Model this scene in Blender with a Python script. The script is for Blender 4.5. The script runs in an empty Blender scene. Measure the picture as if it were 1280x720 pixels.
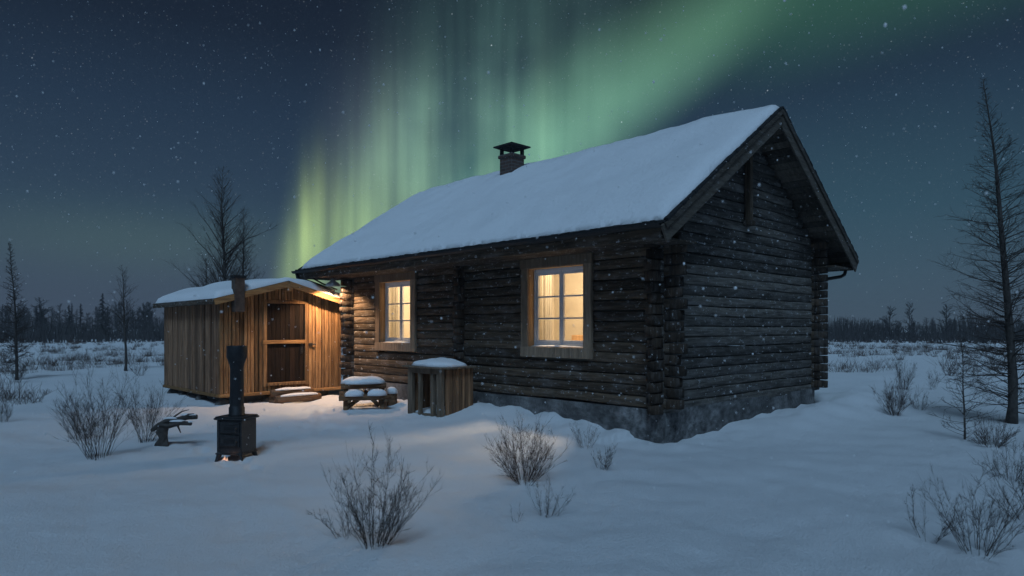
import bpy, math, random
from mathutils import Vector, Matrix, noise

S = bpy.context.scene
COL = S.collection
R = math.radians

# ------------------------------------------------------------------ camera
F = 840.0 / 1280.0
CAMZ, HY = 1.65, 411.0
cam = bpy.data.cameras.new('camera')
cam.sensor_width = 36
cam.lens = 36 * F
cam.shift_y = (HY - 360) / 1280.0
cam.clip_start, cam.clip_end = 0.05, 6000
cam_o = bpy.data.objects.new('camera', cam)
cam_o.location = (0, 0, CAMZ)
cam_o.rotation_euler = (R(90), 0, 0)
COL.objects.link(cam_o)
cam.dof.use_dof = True; cam.dof.focus_distance = 12.5; cam.dof.aperture_fstop = 2.0
S.camera = cam_o
S.view_settings.view_transform = 'Standard'
S.view_settings.look = 'None'
S.view_settings.exposure = 0.0
S.view_settings.gamma = 1
S.view_settings.use_curve_mapping = False
S.render.engine = 'CYCLES'
S.cycles.use_denoising = True
S.cycles.max_bounces = 8
S.cycles.transparent_max_bounces = 12
S.cycles.caustics_reflective = False
S.cycles.caustics_refractive = False
S.cycles.sample_clamp_indirect = 4

MOON_EL, MOON_AZ = 52, 186          # direction the moonlight comes from (azimuth from +Y, clockwise)
MOON = 1.37
NISHITA_K = 0.0062

# ------------------------------------------------------------------ node maths helper
class X:
    """a float socket in a node tree, with operators"""
    def __init__(s, t, k): s.t, s.k = t, k
    def _op(s, op, *a, clamp=False):
        n = s.t.nodes.new('ShaderNodeMath'); n.operation = op; n.use_clamp = clamp
        for i, v in enumerate((s,) + a):
            if isinstance(v, X): s.t.links.new(v.k, n.inputs[i])
            else: n.inputs[i].default_value = v
        return X(s.t, n.outputs[0])
    def __add__(s, o): return s._op('ADD', o)
    def __radd__(s, o): return s._op('ADD', o)
    def __sub__(s, o): return s._op('SUBTRACT', o)
    def __rsub__(s, o): return (s * -1.0) + o
    def __mul__(s, o): return s._op('MULTIPLY', o)
    def __rmul__(s, o): return s._op('MULTIPLY', o)
    def __truediv__(s, o): return s._op('DIVIDE', o)
    def pow(s, o): return s._op('POWER', o)
    def max(s, o): return s._op('MAXIMUM', o)
    def min(s, o): return s._op('MINIMUM', o)
    def clamp(s): return s._op('ADD', 0.0, clamp=True)
    def exp(s): return s._op('EXPONENT')
    def gauss(s, c, w):
        d = (s - c) / w
        return (d * d * -1.0).exp()
    def smooth(s, a, b):
        n = s.t.nodes.new('ShaderNodeMapRange'); n.interpolation_type = 'SMOOTHSTEP'
        s.t.links.new(s.k, n.inputs['Value'])
        for nm, v in (('From Min', a), ('From Max', b)):
            if isinstance(v, X): s.t.links.new(v.k, n.inputs[nm])
            else: n.inputs[nm].default_value = v
        return X(s.t, n.outputs[0])
    def col(s, rgb):
        n = s.t.nodes.new('ShaderNodeVectorMath'); n.operation = 'SCALE'
        n.inputs[0].default_value = rgb
        s.t.links.new(s.k, n.inputs['Scale'])
        return n.outputs[0]

def vadd(t, *socks):
    a = socks[0]
    for b in socks[1:]:
        n = t.nodes.new('ShaderNodeVectorMath'); n.operation = 'ADD'
        t.links.new(a, n.inputs[0]); t.links.new(b, n.inputs[1]); a = n.outputs[0]
    return a

def ramp(t, fac, stops, interp='LINEAR'):
    n = t.nodes.new('ShaderNodeValToRGB'); n.color_ramp.interpolation = interp
    e = n.color_ramp.elements
    while len(e) < len(stops): e.new(0.5)
    for el, (p, c) in zip(e, stops):
        el.position = p; el.color = (*c, 1) if len(c) == 3 else c
    t.links.new(fac, n.inputs[0])
    return n.outputs[0]

# ------------------------------------------------------------------ world: moonlit sky, aurora, stars
def make_world():
    w = bpy.data.worlds.new('World'); S.world = w; w.use_nodes = True
    t = w.node_tree; t.nodes.clear(); L = t.links.new
    out = t.nodes.new('ShaderNodeOutputWorld'); bg = t.nodes.new('ShaderNodeBackground')
    L(bg.outputs[0], out.inputs[0])
    tc = t.nodes.new('ShaderNodeTexCoord')
    sep = t.nodes.new('ShaderNodeSeparateXYZ'); L(tc.outputs['Generated'], sep.inputs[0])
    dx, dy, dz = (X(t, sep.outputs[i]) for i in range(3))
    az = dx._op('ARCTAN2', dy)
    te = dz / (dx * dx + dy * dy).max(1e-5).pow(0.5)
    el = te.max(0.0)

    sky = t.nodes.new('ShaderNodeTexSky'); sky.sky_type = 'NISHITA'; sky.sun_disc = False
    sky.sun_elevation = R(MOON_EL); sky.sun_rotation = R(MOON_AZ)
    sk = t.nodes.new('ShaderNodeVectorMath'); sk.operation = 'SCALE'
    L(sky.outputs[0], sk.inputs[0])
    back = dy.smooth(0.35, -0.6)           # the half of the sky with the moon in it is the brighter one
    L((back * 1.0 + 0.02).k, sk.inputs['Scale'])
    sk2 = t.nodes.new('ShaderNodeVectorMath'); sk2.operation = 'MULTIPLY'
    L(sk.outputs[0], sk2.inputs[0]); sk2.inputs[1].default_value = (NISHITA_K*.86, NISHITA_K*1.0, NISHITA_K*1.18)

    # night gradient by elevation
    g = ramp(t, (el / 1.0).clamp().k, [
        (0.0, (.056, .076, .112)), (0.06, (.047, .072, .112)), (0.16, (.029, .056, .094)),
        (0.30, (.018, .036, .067)), (0.42, (.0105, .019, .036)), (0.56, (.0075, .012, .023)), (1.0, (.007, .012, .023))])
    teal = (az.gauss(.50, .30) * el.gauss(.13, .17)).col((.003, .020, .018))
    lowg = (az.gauss(-.50, .22) * el.gauss(.115, .045)).col((.016, .030, .012))

    # --- aurora
    def n1(scale, detail, seed, stretch):
        c = t.nodes.new('ShaderNodeCombineXYZ')
        L((az * scale).k, c.inputs[0]); L((te * stretch).k, c.inputs[1]); c.inputs[2].default_value = seed
        n = t.nodes.new('ShaderNodeTexNoise'); n.inputs['Detail'].default_value = detail; n.inputs['Scale'].default_value = 1.0
        L(c.outputs[0], n.inputs['Vector'])
        return X(t, n.outputs[0])
    rayA = n1(26, 2, 3.1, 1.6).smooth(.30, .72)
    rayB = n1(62, 2, 9.4, 2.4).smooth(.30, .75)
    broad = n1(7, 2, 5.2, 3.5).smooth(.25, .75)
    patch = n1(4.2, 3, 21.7, 5.5).smooth(.30, .68)
    rays = rayA * .66 + rayB * .34 + .17
    edge = te * .16 - .366
    left = az.smooth(edge, edge + (te * te * 1.35 + .055))
    s = te - ((az - .071) * .72 + .245)                # signed height over the foot of the slanting band
    under = s.smooth(-.085, .02)                       # sky under the band stays dark
    right_fade = 1.0 - az.smooth(.28, .52)
    body = left * under * right_fade
    # curtain of vertical rays on the left
    cur = body * (1.0 - az.smooth(-.02, .22)) * rays
    low = el.gauss(.10, .105)
    mid = el.gauss(.24, .14)
    cur_low = (cur * low * .88 * (1.0 - az.smooth(-.27, -.10) * .62)).col((.30, .43, .135))
    cur_mid = (cur * mid * (patch * .7 + .55) * (1.0 - az.gauss(-.265, .06) * .55)).col((.080, .140, .084))
    cur_top = (cur * el.smooth(.08, .30) * (1.0 - el.smooth(.40, .95) * .8) * (broad * .7 + .5)).col((.015, .036, .034))
    # diffuse green veil between curtain and band
    veil = (body * az.smooth(-.27, -.08) * (patch * .75 + .30) * (1.0 - el.smooth(.22, .46) * .74)).col((.046, .108, .082))
    # slanting bright band
    up = s.smooth(-.085, .045) * (1.0 - s.smooth(.02, .20))
    band = (up * az.smooth(-.16, .07) * (1.0 - az.smooth(.24, .46) * .85) * (broad * .35 + .65) * (1.0 - el.smooth(.40, .62) * .75)).col((.096, .228, .126))
    # faint band to the right
    s2 = te - ((az - .36) * .14 + .405)
    b2 = (s2.smooth(-.10, .03) * (1.0 - s2.smooth(.02, .22)) * az.smooth(.18, .42) * (1.0 - az.smooth(.75, 1.5))).col((.017, .062, .032))
    purple = (left * az.gauss(-.24, .09) * el.gauss(.31, .12)).col((.042, .034, .040))
    parts = [sk2.outputs[0], g, teal, lowg, cur_low, cur_mid, cur_top, veil, band, b2, purple]
    for a0, wd, c0, h0, am in ((-.2975, .0095, .130, .070, 1.25), (-.279, .010, .175, .065, .55), (-.258, .009, .15, .08, .25), (-.187, .012, .245, .085, .50),
                               (-.165, .011, .23, .10, .2), (-.128, .016, .26, .11, .3), (.045, .014, .30, .10, .22), (-.23, .010, .19, .07, .25),
                               (-.318, .007, .10, .05, .30)):
        parts.append((az.gauss(a0, wd) * el.gauss(c0, h0) * am).col((.215, .285, .085) if a0 < -.25 else (.10, .16, .075)))
    dark = (az - (te - .24) * .35).gauss(-.062, .017) * el.gauss(.225, .055) * -.28
    parts.append((dark * .1).col((.9, 1.3, .7)))
    # --- stars
    def stars(scale, rad, thr, gain, tint):
        v = t.nodes.new('ShaderNodeTexVoronoi'); v.inputs['Scale'].default_value = scale
        L(tc.outputs['Generated'], v.inputs['Vector'])
        d = X(t, v.outputs['Distance'])
        sp = t.nodes.new('ShaderNodeSeparateColor'); L(v.outputs['Color'], sp.inputs[0])
        rnd, rnd2 = X(t, sp.outputs[0]), X(t, sp.outputs[1])
        core = 1.0 - d.smooth(rad * .35, rad)
        on = rnd.smooth(thr, 1.0)
        return (core * on.pow(2.0) * (rnd2 * .8 + .2) * gain * el.smooth(0.0, .14)).col(tint)
    parts.append(stars(38, .042, .20, .60, (.82, .92, 1.0)))
    parts.append(stars(71, .060, -.1, .34, (.8, .92, 1.0)))
    parts.append(stars(113, .090, -.4, .25, (.85, .93, 1.0)))
    parts.append(stars(171, .14, -.4, .17, (.8, .90, 1.0)))
    parts.append(stars(223, .18, -.4, .11, (.8, .90, 1.0)))
    tot = vadd(t, *parts)
    # nothing below the horizon
    hz = t.nodes.new('ShaderNodeVectorMath'); hz.operation = 'MAXIMUM'; L(tot, hz.inputs[0]); hz.inputs[1].default_value = (.003, .005, .009)
    L(hz.outputs[0], bg.inputs['Color'])
    bg.inputs['Strength'].default_value = 1.0
    w.cycles.sampling_method = 'MANUAL'; w.cycles.sample_map_resolution = 1024
make_world()

sun = bpy.data.lights.new('moonlight', 'SUN')
sun.energy = MOON; sun.angle = R(18); sun.color = (.43, .70, 1.0)
sun_o = bpy.data.objects.new('moonlight', sun); COL.objects.link(sun_o)
_d = Vector((math.sin(R(MOON_AZ))*math.cos(R(MOON_EL)), math.cos(R(MOON_AZ))*math.cos(R(MOON_EL)), math.sin(R(MOON_EL))))
sun_o.rotation_euler = _d.to_track_quat('Z', 'Y').to_euler()
sun_o.location = (0, -20, 25)

# ------------------------------------------------------------------ mesh helpers
class MB:
    def __init__(s): s.v, s.f, s.m1 = [], [], set()
    def quadbox(s, p):           # 8 points: bottom 4 ccw, top 4 ccw
        b = len(s.v); s.v += [tuple(q) for q in p]
        s.f += [tuple(b+i for i in q) for q in ((3,2,1,0),(4,5,6,7),(0,1,5,4),(1,2,6,5),(2,3,7,6),(3,0,4,7))]
    def box(s, x0, x1, y0, y1, z0, z1, c=0.0):
        """axis-aligned box, edges chamfered by c"""
        if c <= 0:
            s.quadbox(((x0,y0,z0),(x1,y0,z0),(x1,y1,z0),(x0,y1,z0),(x0,y0,z1),(x1,y0,z1),(x1,y1,z1),(x0,y1,z1))); return
        c = min(c, (x1-x0)*.45, (y1-y0)*.45, (z1-z0)*.45)
        b = len(s.v)
        rings = []
        for z, i in ((z0, c), (z0+c, 0), (z1-c, 0), (z1, c)):
            X0, X1, Y0, Y1 = x0+i, x1-i, y0+i, y1-i
            k = c*.6
            rings.append([(X0+k,Y0,z),(X1-k,Y0,z),(X1,Y0+k,z),(X1,Y1-k,z),(X1-k,Y1,z),(X0+k,Y1,z),(X0,Y1-k,z),(X0,Y0+k,z)])
        for r in rings: s.v += r
        for k in range(3):
            for i in range(8):
                j = (i+1) % 8
                s.f.append((b+k*8+i, b+k*8+j, b+k*8+8+j, b+k*8+8+i))
        s.f.append(tuple(b+i for i in range(7,-1,-1))); s.f.append(tuple(b+24+i for i in range(8)))
    def beam(s, a, b, w, h, up=(0,0,1), c=0.006):
        """bar from a to b, w across, h along up"""
        a, b = Vector(a), Vector(b); d = (b-a); ln = d.length; d /= ln
        sd = d.cross(Vector(up)).normalized(); u = sd.cross(d).normalized()
        m = MB(); m.box(-w/2, w/2, 0, ln, -h/2, h/2, c)
        o = len(s.v)
        s.v += [tuple(a + sd*p[0] + d*p[1] + u*p[2]) for p in m.v]
        s.f += [tuple(o+i for i in q) for q in m.f]
    def tube(s, pts, rad, n=6, cap=True, jit=0, rng=None):
        P = [Vector(p) for p in pts]
        if not isinstance(rad, (list, tuple)): rad = [rad]*len(P)
        b = len(s.v); ref = None
        for i, p in enumerate(P):
            d = (P[min(i+1, len(P)-1)] - P[max(i-1, 0)])
            if d.length < 1e-9: d = Vector((0,0,1))
            d.normalize()
            if ref is None:
                ref = d.cross(Vector((0,0,1)) if abs(d.z) < .9 else Vector((1,0,0))).normalized()
            else:
                ref = (ref - d*ref.dot(d)).normalized()
            q = d.cross(ref)
            for k in range(n):
                a = 2*math.pi*k/n
                r = rad[i] * (1 + (rng.uniform(-jit, jit) if jit else 0))
                s.v.append(tuple(p + ref*(math.cos(a)*r) + q*(math.sin(a)*r)))
        for i in range(len(P)-1):
            for k in range(n):
                j = (k+1) % n
                s.f.append((b+i*n+k, b+i*n+j, b+i*n+n+j, b+i*n+n+k))
        if cap:
            s.f.append(tuple(b+k for k in range(n-1,-1,-1))); o = b+(len(P)-1)*n
            s.f.append(tuple(o+k for k in range(n)))
    def twig(s, pts, r0, r1):
        """cheap three sided tapering twig"""
        n = len(pts); b = len(s.v)
        d = (pts[-1]-pts[0]).normalized()
        u = d.cross(Vector((.31,.17,.93)))
        u = u.normalized() if u.length > 1e-4 else Vector((1,0,0))
        w = d.cross(u)
        for i, p in enumerate(pts):
            r = r0 + (r1-r0)*i/(n-1)
            s.v += [tuple(p+u*r), tuple(p-u*(r*.5)+w*(r*.866)), tuple(p-u*(r*.5)-w*(r*.866))]
        for i in range(n-1):
            o = b+i*3
            s.f += [(o,o+1,o+4,o+3),(o+1,o+2,o+5,o+4),(o+2,o,o+3,o+5)]
    def lathe(s, prof, n=16, cx=0, cy=0):
        b = len(s.v)
        for r, z in prof:
            for k in range(n):
                a = 2*math.pi*k/n; s.v.append((cx+r*math.cos(a), cy+r*math.sin(a), z))
        for i in range(len(prof)-1):
            for k in range(n):
                j = (k+1)%n; s.f.append((b+i*n+k, b+i*n+j, b+i*n+n+j, b+i*n+n+k))
        s.f.append(tuple(b+k for k in range(n-1,-1,-1))); o=b+(len(prof)-1)*n
        s.f.append(tuple(o+k for k in range(n)))
    def blob(s, cx, cy, z, rx, ry, h, seed=0, n=20, m=6, rot=0.0, rag=.12, flat=2.2):
        """a pad of snow: flat underneath, domed and uneven on top"""
        b = len(s.v); rings = m
        for i in range(rings+1):
            f = i/rings                      # 0 rim .. 1 centre
            rr = (1-f**1.0) if i < rings else 0.0
            zz = h*(1-(rr**flat))**.5 if i > 0 else 0
            for k in range(n):
                a = 2*math.pi*k/n
                wob = 1 + rag*noise.noise(Vector((math.cos(a)*1.3+seed*3.7, math.sin(a)*1.3, seed)))*1.6
                sup = 1/((abs(math.cos(a))**3+abs(math.sin(a))**3)**(1/3))
                x, y = rx*rr*wob*sup*math.cos(a), ry*rr*wob*sup*math.sin(a)
                dz = h*.22*noise.noise(Vector((x*4+seed, y*4, seed*2.1)))*(1 if i else 0)
                s.v.append((cx+x*math.cos(rot)-y*math.sin(rot), cy+x*math.sin(rot)+y*math.cos(rot), z+zz+dz))
        for i in range(rings):
            for k in range(n):
                j=(k+1)%n; s.f.append((b+i*n+k,b+i*n+j,b+i*n+n+j,b+i*n+n+k))
        s.f.append(tuple(b+k for k in range(n-1,-1,-1)))
    def build(s, name, mat, parent=None, smooth=False, mat2=None):
        me = bpy.data.meshes.new(name); me.from_pydata(s.v, [], s.f); me.update()
        if smooth: me.polygons.foreach_set('use_smooth', [True]*len(me.polygons))
        me.materials.append(mat)
        if mat2:
            me.materials.append(mat2)
            for q in s.m1: me.polygons[q].material_index = 1
        o = bpy.data.objects.new(name, me); COL.objects.link(o)
        if parent: o.parent = parent
        return o

def tag(o, label, cat, group=None, kind=None):
    if label: o['label'] = label
    if cat: o['category'] = cat
    if group: o['group'] = group
    if kind: o['kind'] = kind
    return o
def thing(name, label, cat, loc=(0,0,0), rz=0.0, group=None):
    o = bpy.data.objects.new(name, None); COL.objects.link(o)
    o.empty_display_size = .2
    o.location = loc; o.rotation_euler = (0, 0, rz)
    return tag(o, label, cat, group)

# ------------------------------------------------------------------ materials
def newmat(name):
    m = bpy.data.materials.new(name); m.use_nodes = True
    t = m.node_tree; b = t.nodes['Principled BSDF']
    return m, t, b
def tex(t, kind, scale, vec=None, detail=4, rough=.55, stretch=None, space='Object'):
    tc = t.nodes.new('ShaderNodeTexCoord')
    src = tc.outputs[space]
    if stretch:
        mp = t.nodes.new('ShaderNodeMapping'); mp.inputs['Scale'].default_value = stretch
        t.links.new(src, mp.inputs[0]); src = mp.outputs[0]
    if vec is not None: src = vec
    n = t.nodes.new('ShaderNodeTex'+kind); t.links.new(src, n.inputs['Vector'])
    n.inputs['Scale'].default_value = scale
    if kind == 'Noise':
        n.inputs['Detail'].default_value = detail; n.inputs['Roughness'].default_value = rough
    return n
def mixc(t, fac, a, b, mode='MIX'):
    n = t.nodes.new('ShaderNodeMix'); n.data_type = 'RGBA'; n.blend_type = mode
    for i, v in ((0, fac), (6, a), (7, b)):
        if isinstance(v, (int, float)): n.inputs[i].default_value = v
        elif isinstance(v, tuple): n.inputs[i].default_value = (*v, 1)
        else: t.links.new(v, n.inputs[i])
    return n.outputs[2]
def bump(t, b, h, strength=.4, dist=.02, prev=None):
    n = t.nodes.new('ShaderNodeBump'); n.inputs['Strength'].default_value = strength; n.inputs['Distance'].default_value = dist
    t.links.new(h, n.inputs['Height'])
    if prev: t.links.new(prev, n.inputs['Normal'])
    t.links.new(n.outputs[0], b.inputs['Normal'])
    return n.outputs[0]
def island(t):
    return t.nodes.new('ShaderNodeNewGeometry').outputs['Random Per Island']

def m_snow(name='snow', fine=1.0):
    m, t, b = newmat(name)
    n1 = tex(t, 'Noise', 1.3, detail=6); n2 = tex(t, 'Noise', 14, detail=5, rough=.65); n3 = tex(t, 'Noise', 150, detail=2)
    c = mixc(t, n1.outputs[0], (.76, .79, .83), (.85, .87, .90))
    t.links.new(c, b.inputs['Base Color'])
    b.inputs['Roughness'].default_value = .62
    b.inputs['Specular IOR Level'].default_value = .25
    p = bump(t, b, n2.outputs[0], .7*fine, .04)
    p = bump(t, b, n3.outputs[0], .8*fine, .010, p)
    return m
def m_ground():
    m, t, b = newmat('snow_ground')
    n1 = tex(t, 'Noise', .9, detail=6)
    rip = tex(t, 'Noise', 3.2, detail=5, rough=.6, stretch=(.8, 1.7, 1))
    n2 = tex(t, 'Noise', 17, detail=5, rough=.68); n3 = tex(t, 'Noise', 120, detail=2)
    c = mixc(t, n1.outputs[0], (.75, .78, .82), (.86, .88, .91))
    t.links.new(c, b.inputs['Base Color'])
    b.inputs['Roughness'].default_value = .6; b.inputs['Specular IOR Level'].default_value = .25
    p = bump(t, b, rip.outputs[0], .13, .06)
    n4 = tex(t, 'Noise', 48, detail=4, rough=.75)
    p = bump(t, b, n2.outputs[0], .42, .03, p)
    p = bump(t, b, n4.outputs[0], .85, .024, p)
    p = bump(t, b, n3.outputs[0], .95, .010, p)
    return m
def m_wood(name, dark, light, axis, speck=0.0, grain=1.0, frost=None, rough=.85, warm=None):
    """axis: direction of the grain (0 x, 1 y, 2 z)"""
    m, t, b = newmat(name)
    st = [9, 9, 9]; st[axis] = .9
    g = tex(t, 'Noise', 2.2, detail=7, rough=.65, stretch=tuple(st))
    st2 = [40, 40, 40]; st2[axis] = 1.1
    g2 = tex(t, 'Noise', 2.0, detail=4, rough=.6, stretch=tuple(st2))
    base = mixc(t, ramp(t, g.outputs[0], [(.3, (0,0,0)), (.72, (1,1,1))]), dark, light)
    isl = island(t)
    var = ramp(t, isl, [(0, (.48,.47,.46)), (.5, (.92,.92,.92)), (1, (1.5,1.47,1.42))])
    base = mixc(t, 1.0, base, var, 'MULTIPLY')
    crk = ramp(t, g2.outputs[0], [(.30, (.35,.35,.35)), (.44, (1,1,1))])
    base = mixc(t, .8, base, crk, 'MULTIPLY')
    if warm:
        w = tex(t, 'Noise', .8, detail=3)
        base = mixc(t, ramp(t, w.outputs[0], [(.42, (0,0,0)), (.66, (1,1,1))]), base, warm)
    if speck > 0:
        st3 = [1, 1, 1]; st3[axis] = .55
        s1 = tex(t, 'Noise', 15, detail=5, rough=.75, stretch=tuple(st3))
        base = mixc(t, ramp(t, s1.outputs[0], [(.615 - .03*speck, (0,0,0)), (.70 - .03*speck, (speck*.85,)*3)]), base, (.55, .58, .62))
        st4 = [2.6, 2.6, 2.6]; st4[axis] = .8
        s2 = tex(t, 'Noise', 2.4, detail=6, rough=.7, stretch=tuple(st4))
        base = mixc(t, ramp(t, s2.outputs[0], [(.50, (0,0,0)), (.70, (speck*.30,)*3)]), base, (.30, .30, .31))
    t.links.new(base, b.inputs['Base Color'])
    b.inputs['Roughness'].default_value = rough; b.inputs['Specular IOR Level'].default_value = .2
    p = bump(t, b, g.outputs[0], .8*grain, .03)
    bump(t, b, g2.outputs[0], .8*grain, .012, p)
    return m
def m_plain(name, c, rough=.6, metal=0.0, var=.25, scale=12, spec=.4, bs=.25):
    m, t, b = newmat(name)
    n = tex(t, 'Noise', scale, detail=5, rough=.62)
    col = mixc(t, ramp(t, n.outputs[0], [(.3, (0,0,0)), (.7, (1,1,1))]), tuple(x*(1-var) for x in c), tuple(min(1, x*(1+var)) for x in c))
    t.links.new(col, b.inputs['Base Color'])
    b.inputs['Roughness'].default_value = rough; b.inputs['Metallic'].default_value = metal
    b.inputs['Specular IOR Level'].default_value = spec
    bump(t, b, n.outputs[0], bs, .01)
    return m
def m_concrete():
    m, t, b = newmat('concrete')
    n = tex(t, 'Noise', 2.2, detail=7, rough=.65); n2 = tex(t, 'Noise', 40, detail=3)
    n5 = tex(t, 'Noise', 9, detail=6, rough=.75)
    c = ramp(t, n.outputs[0], [(.30, (.055,.055,.055)), (.5, (.14,.14,.142)), (.70, (.26,.26,.262))])
    c = mixc(t, 1.0, c, ramp(t, n5.outputs[0], [(.32, (.45,.45,.45)), (.6, (1.25,1.25,1.25))]), 'MULTIPLY')
    t.links.new(c, b.inputs['Base Color']); b.inputs['Roughness'].default_value = .95
    b.inputs['Specular IOR Level'].default_value = .15
    p = bump(t, b, n5.outputs[0], .9, .04); bump(t, b, n2.outputs[0], .7, .010, p)
    return m
def m_brick():
    m, t, b = newmat('brick')
    tc = t.nodes.new('ShaderNodeTexCoord')
    sp = t.nodes.new('ShaderNodeSeparateXYZ'); t.links.new(tc.outputs['Object'], sp.inputs[0])
    cb = t.nodes.new('ShaderNodeCombineXYZ')
    t.links.new((X(t, sp.outputs[0]) + X(t, sp.outputs[1])).k, cb.inputs[0]); t.links.new(sp.outputs[2], cb.inputs[1])
    n = t.nodes.new('ShaderNodeTexBrick'); t.links.new(cb.outputs[0], n.inputs['Vector'])
    n.inputs['Scale'].default_value = 1; n.inputs['Brick Width'].default_value = .2; n.inputs['Row Height'].default_value = .075
    n.inputs['Mortar Size'].default_value = .008
    n.inputs['Color1'].default_value = (.05,.034,.028,1); n.inputs['Color2'].default_value = (.085,.05,.04,1); n.inputs['Mortar'].default_value = (.10,.10,.10,1)
    t.links.new(n.outputs[0], b.inputs['Base Color']); b.inputs['Roughness'].default_value = .9
    bump(t, b, n.outputs['Fac'], -.5, .01)
    return m
def m_emit(name, c, s):
    m, t, b = newmat(name)
    b.inputs['Base Color'].default_value = (*c, 1); b.inputs['Emission Color'].default_value = (*c, 1); b.inputs['Emission Strength'].default_value = s
    return m
def m_glass():
    m = bpy.data.materials.new('window_glass'); m.use_nodes = True
    t = m.node_tree; t.nodes.clear()
    o = t.nodes.new('ShaderNodeOutputMaterial'); mx = t.nodes.new('ShaderNodeMixShader')
    tr = t.nodes.new('ShaderNodeBsdfTransparent'); gl = t.nodes.new('ShaderNodeBsdfGlossy'); gl.inputs['Roughness'].default_value = .03
    tr.inputs[0].default_value = (.95, .95, .94, 1)
    fr = t.nodes.new('ShaderNodeFresnel'); fr.inputs[0].default_value = 1.45
    bk = t.nodes.new('ShaderNodeNewGeometry').outputs['Backfacing']
    t.links.new((X(t, fr.outputs[0]) * (1.0 - X(t, bk)) * .7).k, mx.inputs[0]); t.links.new(tr.outputs[0], mx.inputs[1]); t.links.new(gl.outputs[0], mx.inputs[2])
    t.links.new(mx.outputs[0], o.inputs[0])
    return m
def m_cloth():
    m, t, b = newmat('curtain_cloth')
    b.inputs['Base Color'].default_value = (.50, .47, .42, 1); b.inputs['Roughness'].default_value = .9
    o = t.nodes['Material Output']; tl = t.nodes.new('ShaderNodeBsdfTranslucent'); tl.inputs[0].default_value = (.50, .47, .40, 1)
    mx = t.nodes.new('ShaderNodeMixShader'); mx.inputs[0].default_value = .5
    t.links.new(b.outputs[0], mx.inputs[1]); t.links.new(tl.outputs[0], mx.inputs[2]); t.links.new(mx.outputs[0], o.inputs[0])
    return m

FLAKE = m_cloth(); FLAKE.name = 'flake_ice'
for _n in FLAKE.node_tree.nodes:
    if _n.type == 'BSDF_PRINCIPLED': _n.inputs['Base Color'].default_value = (.95, .96, .98, 1)
    if _n.type == 'BSDF_TRANSLUCENT': _n.inputs[0].default_value = (.95, .96, .98, 1)
SNOW = m_snow(); GROUND = m_ground()
LOGD, LOGL = (.020, .0152, .011), (.128, .094, .067)
LOG_Y = m_wood('log_wood_along', LOGD, LOGL, 1, speck=.85, frost=1, warm=None)
LOG_X = m_wood('log_wood_across', (.020,.0185,.017), (.150,.138,.126), 0, speck=.95)
LOG_TIP = m_wood('log_end_grain', (.012,.009,.007), (.070,.050,.037), 2, speck=.6)
LOG_Z = m_wood('post_wood', LOGD, LOGL, 2, speck=.3)
BOARD = m_wood('grey_board', (.055,.047,.040), (.135,.115,.095), 0, speck=.35)
CASING = m_wood('window_casing_wood', (.16,.12,.085), (.36,.27,.195), 2, speck=.2)
SHED = m_wood('shed_plank', (.11,.055,.024), (.44,.26,.125), 2, speck=.12)
SHEDX = m_wood('shed_beam', (.16,.08,.032), (.46,.26,.11), 0, speck=.12)
SHED_GREY = m_wood('shed_weathered_plank', (.12,.066,.040), (.38,.225,.138), 2, speck=.2)
DOOR = m_wood('door_plank', (.008,.005,.004), (.022,.013,.009), 2, speck=.06)
HUT = m_wood('kennel_plank', (.15,.078,.042), (.42,.235,.130), 2, speck=.1)
HUTDARK = m_wood('kennel_post', (.085,.062,.044), (.24,.18,.13), 2, speck=.2)
RUSTIC = m_wood('rustic_log', (.09,.050,.028), (.27,.155,.085), 0, speck=.25)
CONCRETE = m_concrete(); BRICK = m_brick()
TAR = m_plain('roofing_felt', (.012,.013,.015), .9, var=.4)
IRON = m_plain('cast_iron', (.030,.031,.034), .40, .35, var=.35, scale=25, spec=.45)
IRON2 = m_plain('sooty_pipe', (.020,.022,.026), .55, .4, var=.35, scale=18)
METAL = m_plain('dark_gutter', (.02,.021,.023), .5, .5)
FLUE = m_plain('rusty_flue', (.085,.062,.05), .75, .25, var=.5, scale=9)
PAINT = m_plain('sash_paint', (.52,.54,.58), .5, var=.08, bs=.1)
PLASTER = m_plain('room_plaster', (.41,.375,.315), .9, var=.10, scale=3)
ROOMWOOD = m_wood('room_wood', (.26,.16,.08), (.48,.31,.17), 2)
CLOTH = m_cloth(); GLASS = m_glass()
TWIG = m_plain('twig_bark', (.052,.042,.038), .9, var=.4, scale=30)
TWIG2 = m_plain('reddish_twig_bark', (.066,.044,.038), .9, var=.4, scale=30)
BARK = m_plain('tree_bark', (.058,.052,.048), .95, var=.45, scale=14, bs=.7)
FAR = m_plain('far_tree_bark', (.045,.043,.045), .95, var=.4, scale=2)
SCRUB = m_plain('scrub_stalks', (.075,.050,.040), .95, var=.4, scale=3)
STONE = m_plain('field_stone', (.09,.09,.09), .9, var=.4, scale=8)
ENAMEL = m_plain('enamel_shade', (.42,.43,.45), .35, .2, var=.12)

# ------------------------------------------------------------------ frame of the yard
C0 = Vector((2.26, 10.0, 0.0))
RZ = math.atan2(.694, .72)
Gd = Vector((math.cos(RZ), math.sin(RZ), 0)); Ld = Vector((-math.sin(RZ), math.cos(RZ), 0))
def H(g, l, z=0.0): return C0 + Gd*g + Ld*l + Vector((0, 0, z))
def toGL(x, y):
    d = Vector((x, y, 0)) - C0
    return d.dot(Gd), d.dot(Ld)
W, LEN = 5.5, 8.95
def at(px, Y): return (px-640)/840*Y
def depth(py, z=0.0): return 840*(CAMZ-z)/(py-HY)

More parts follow.
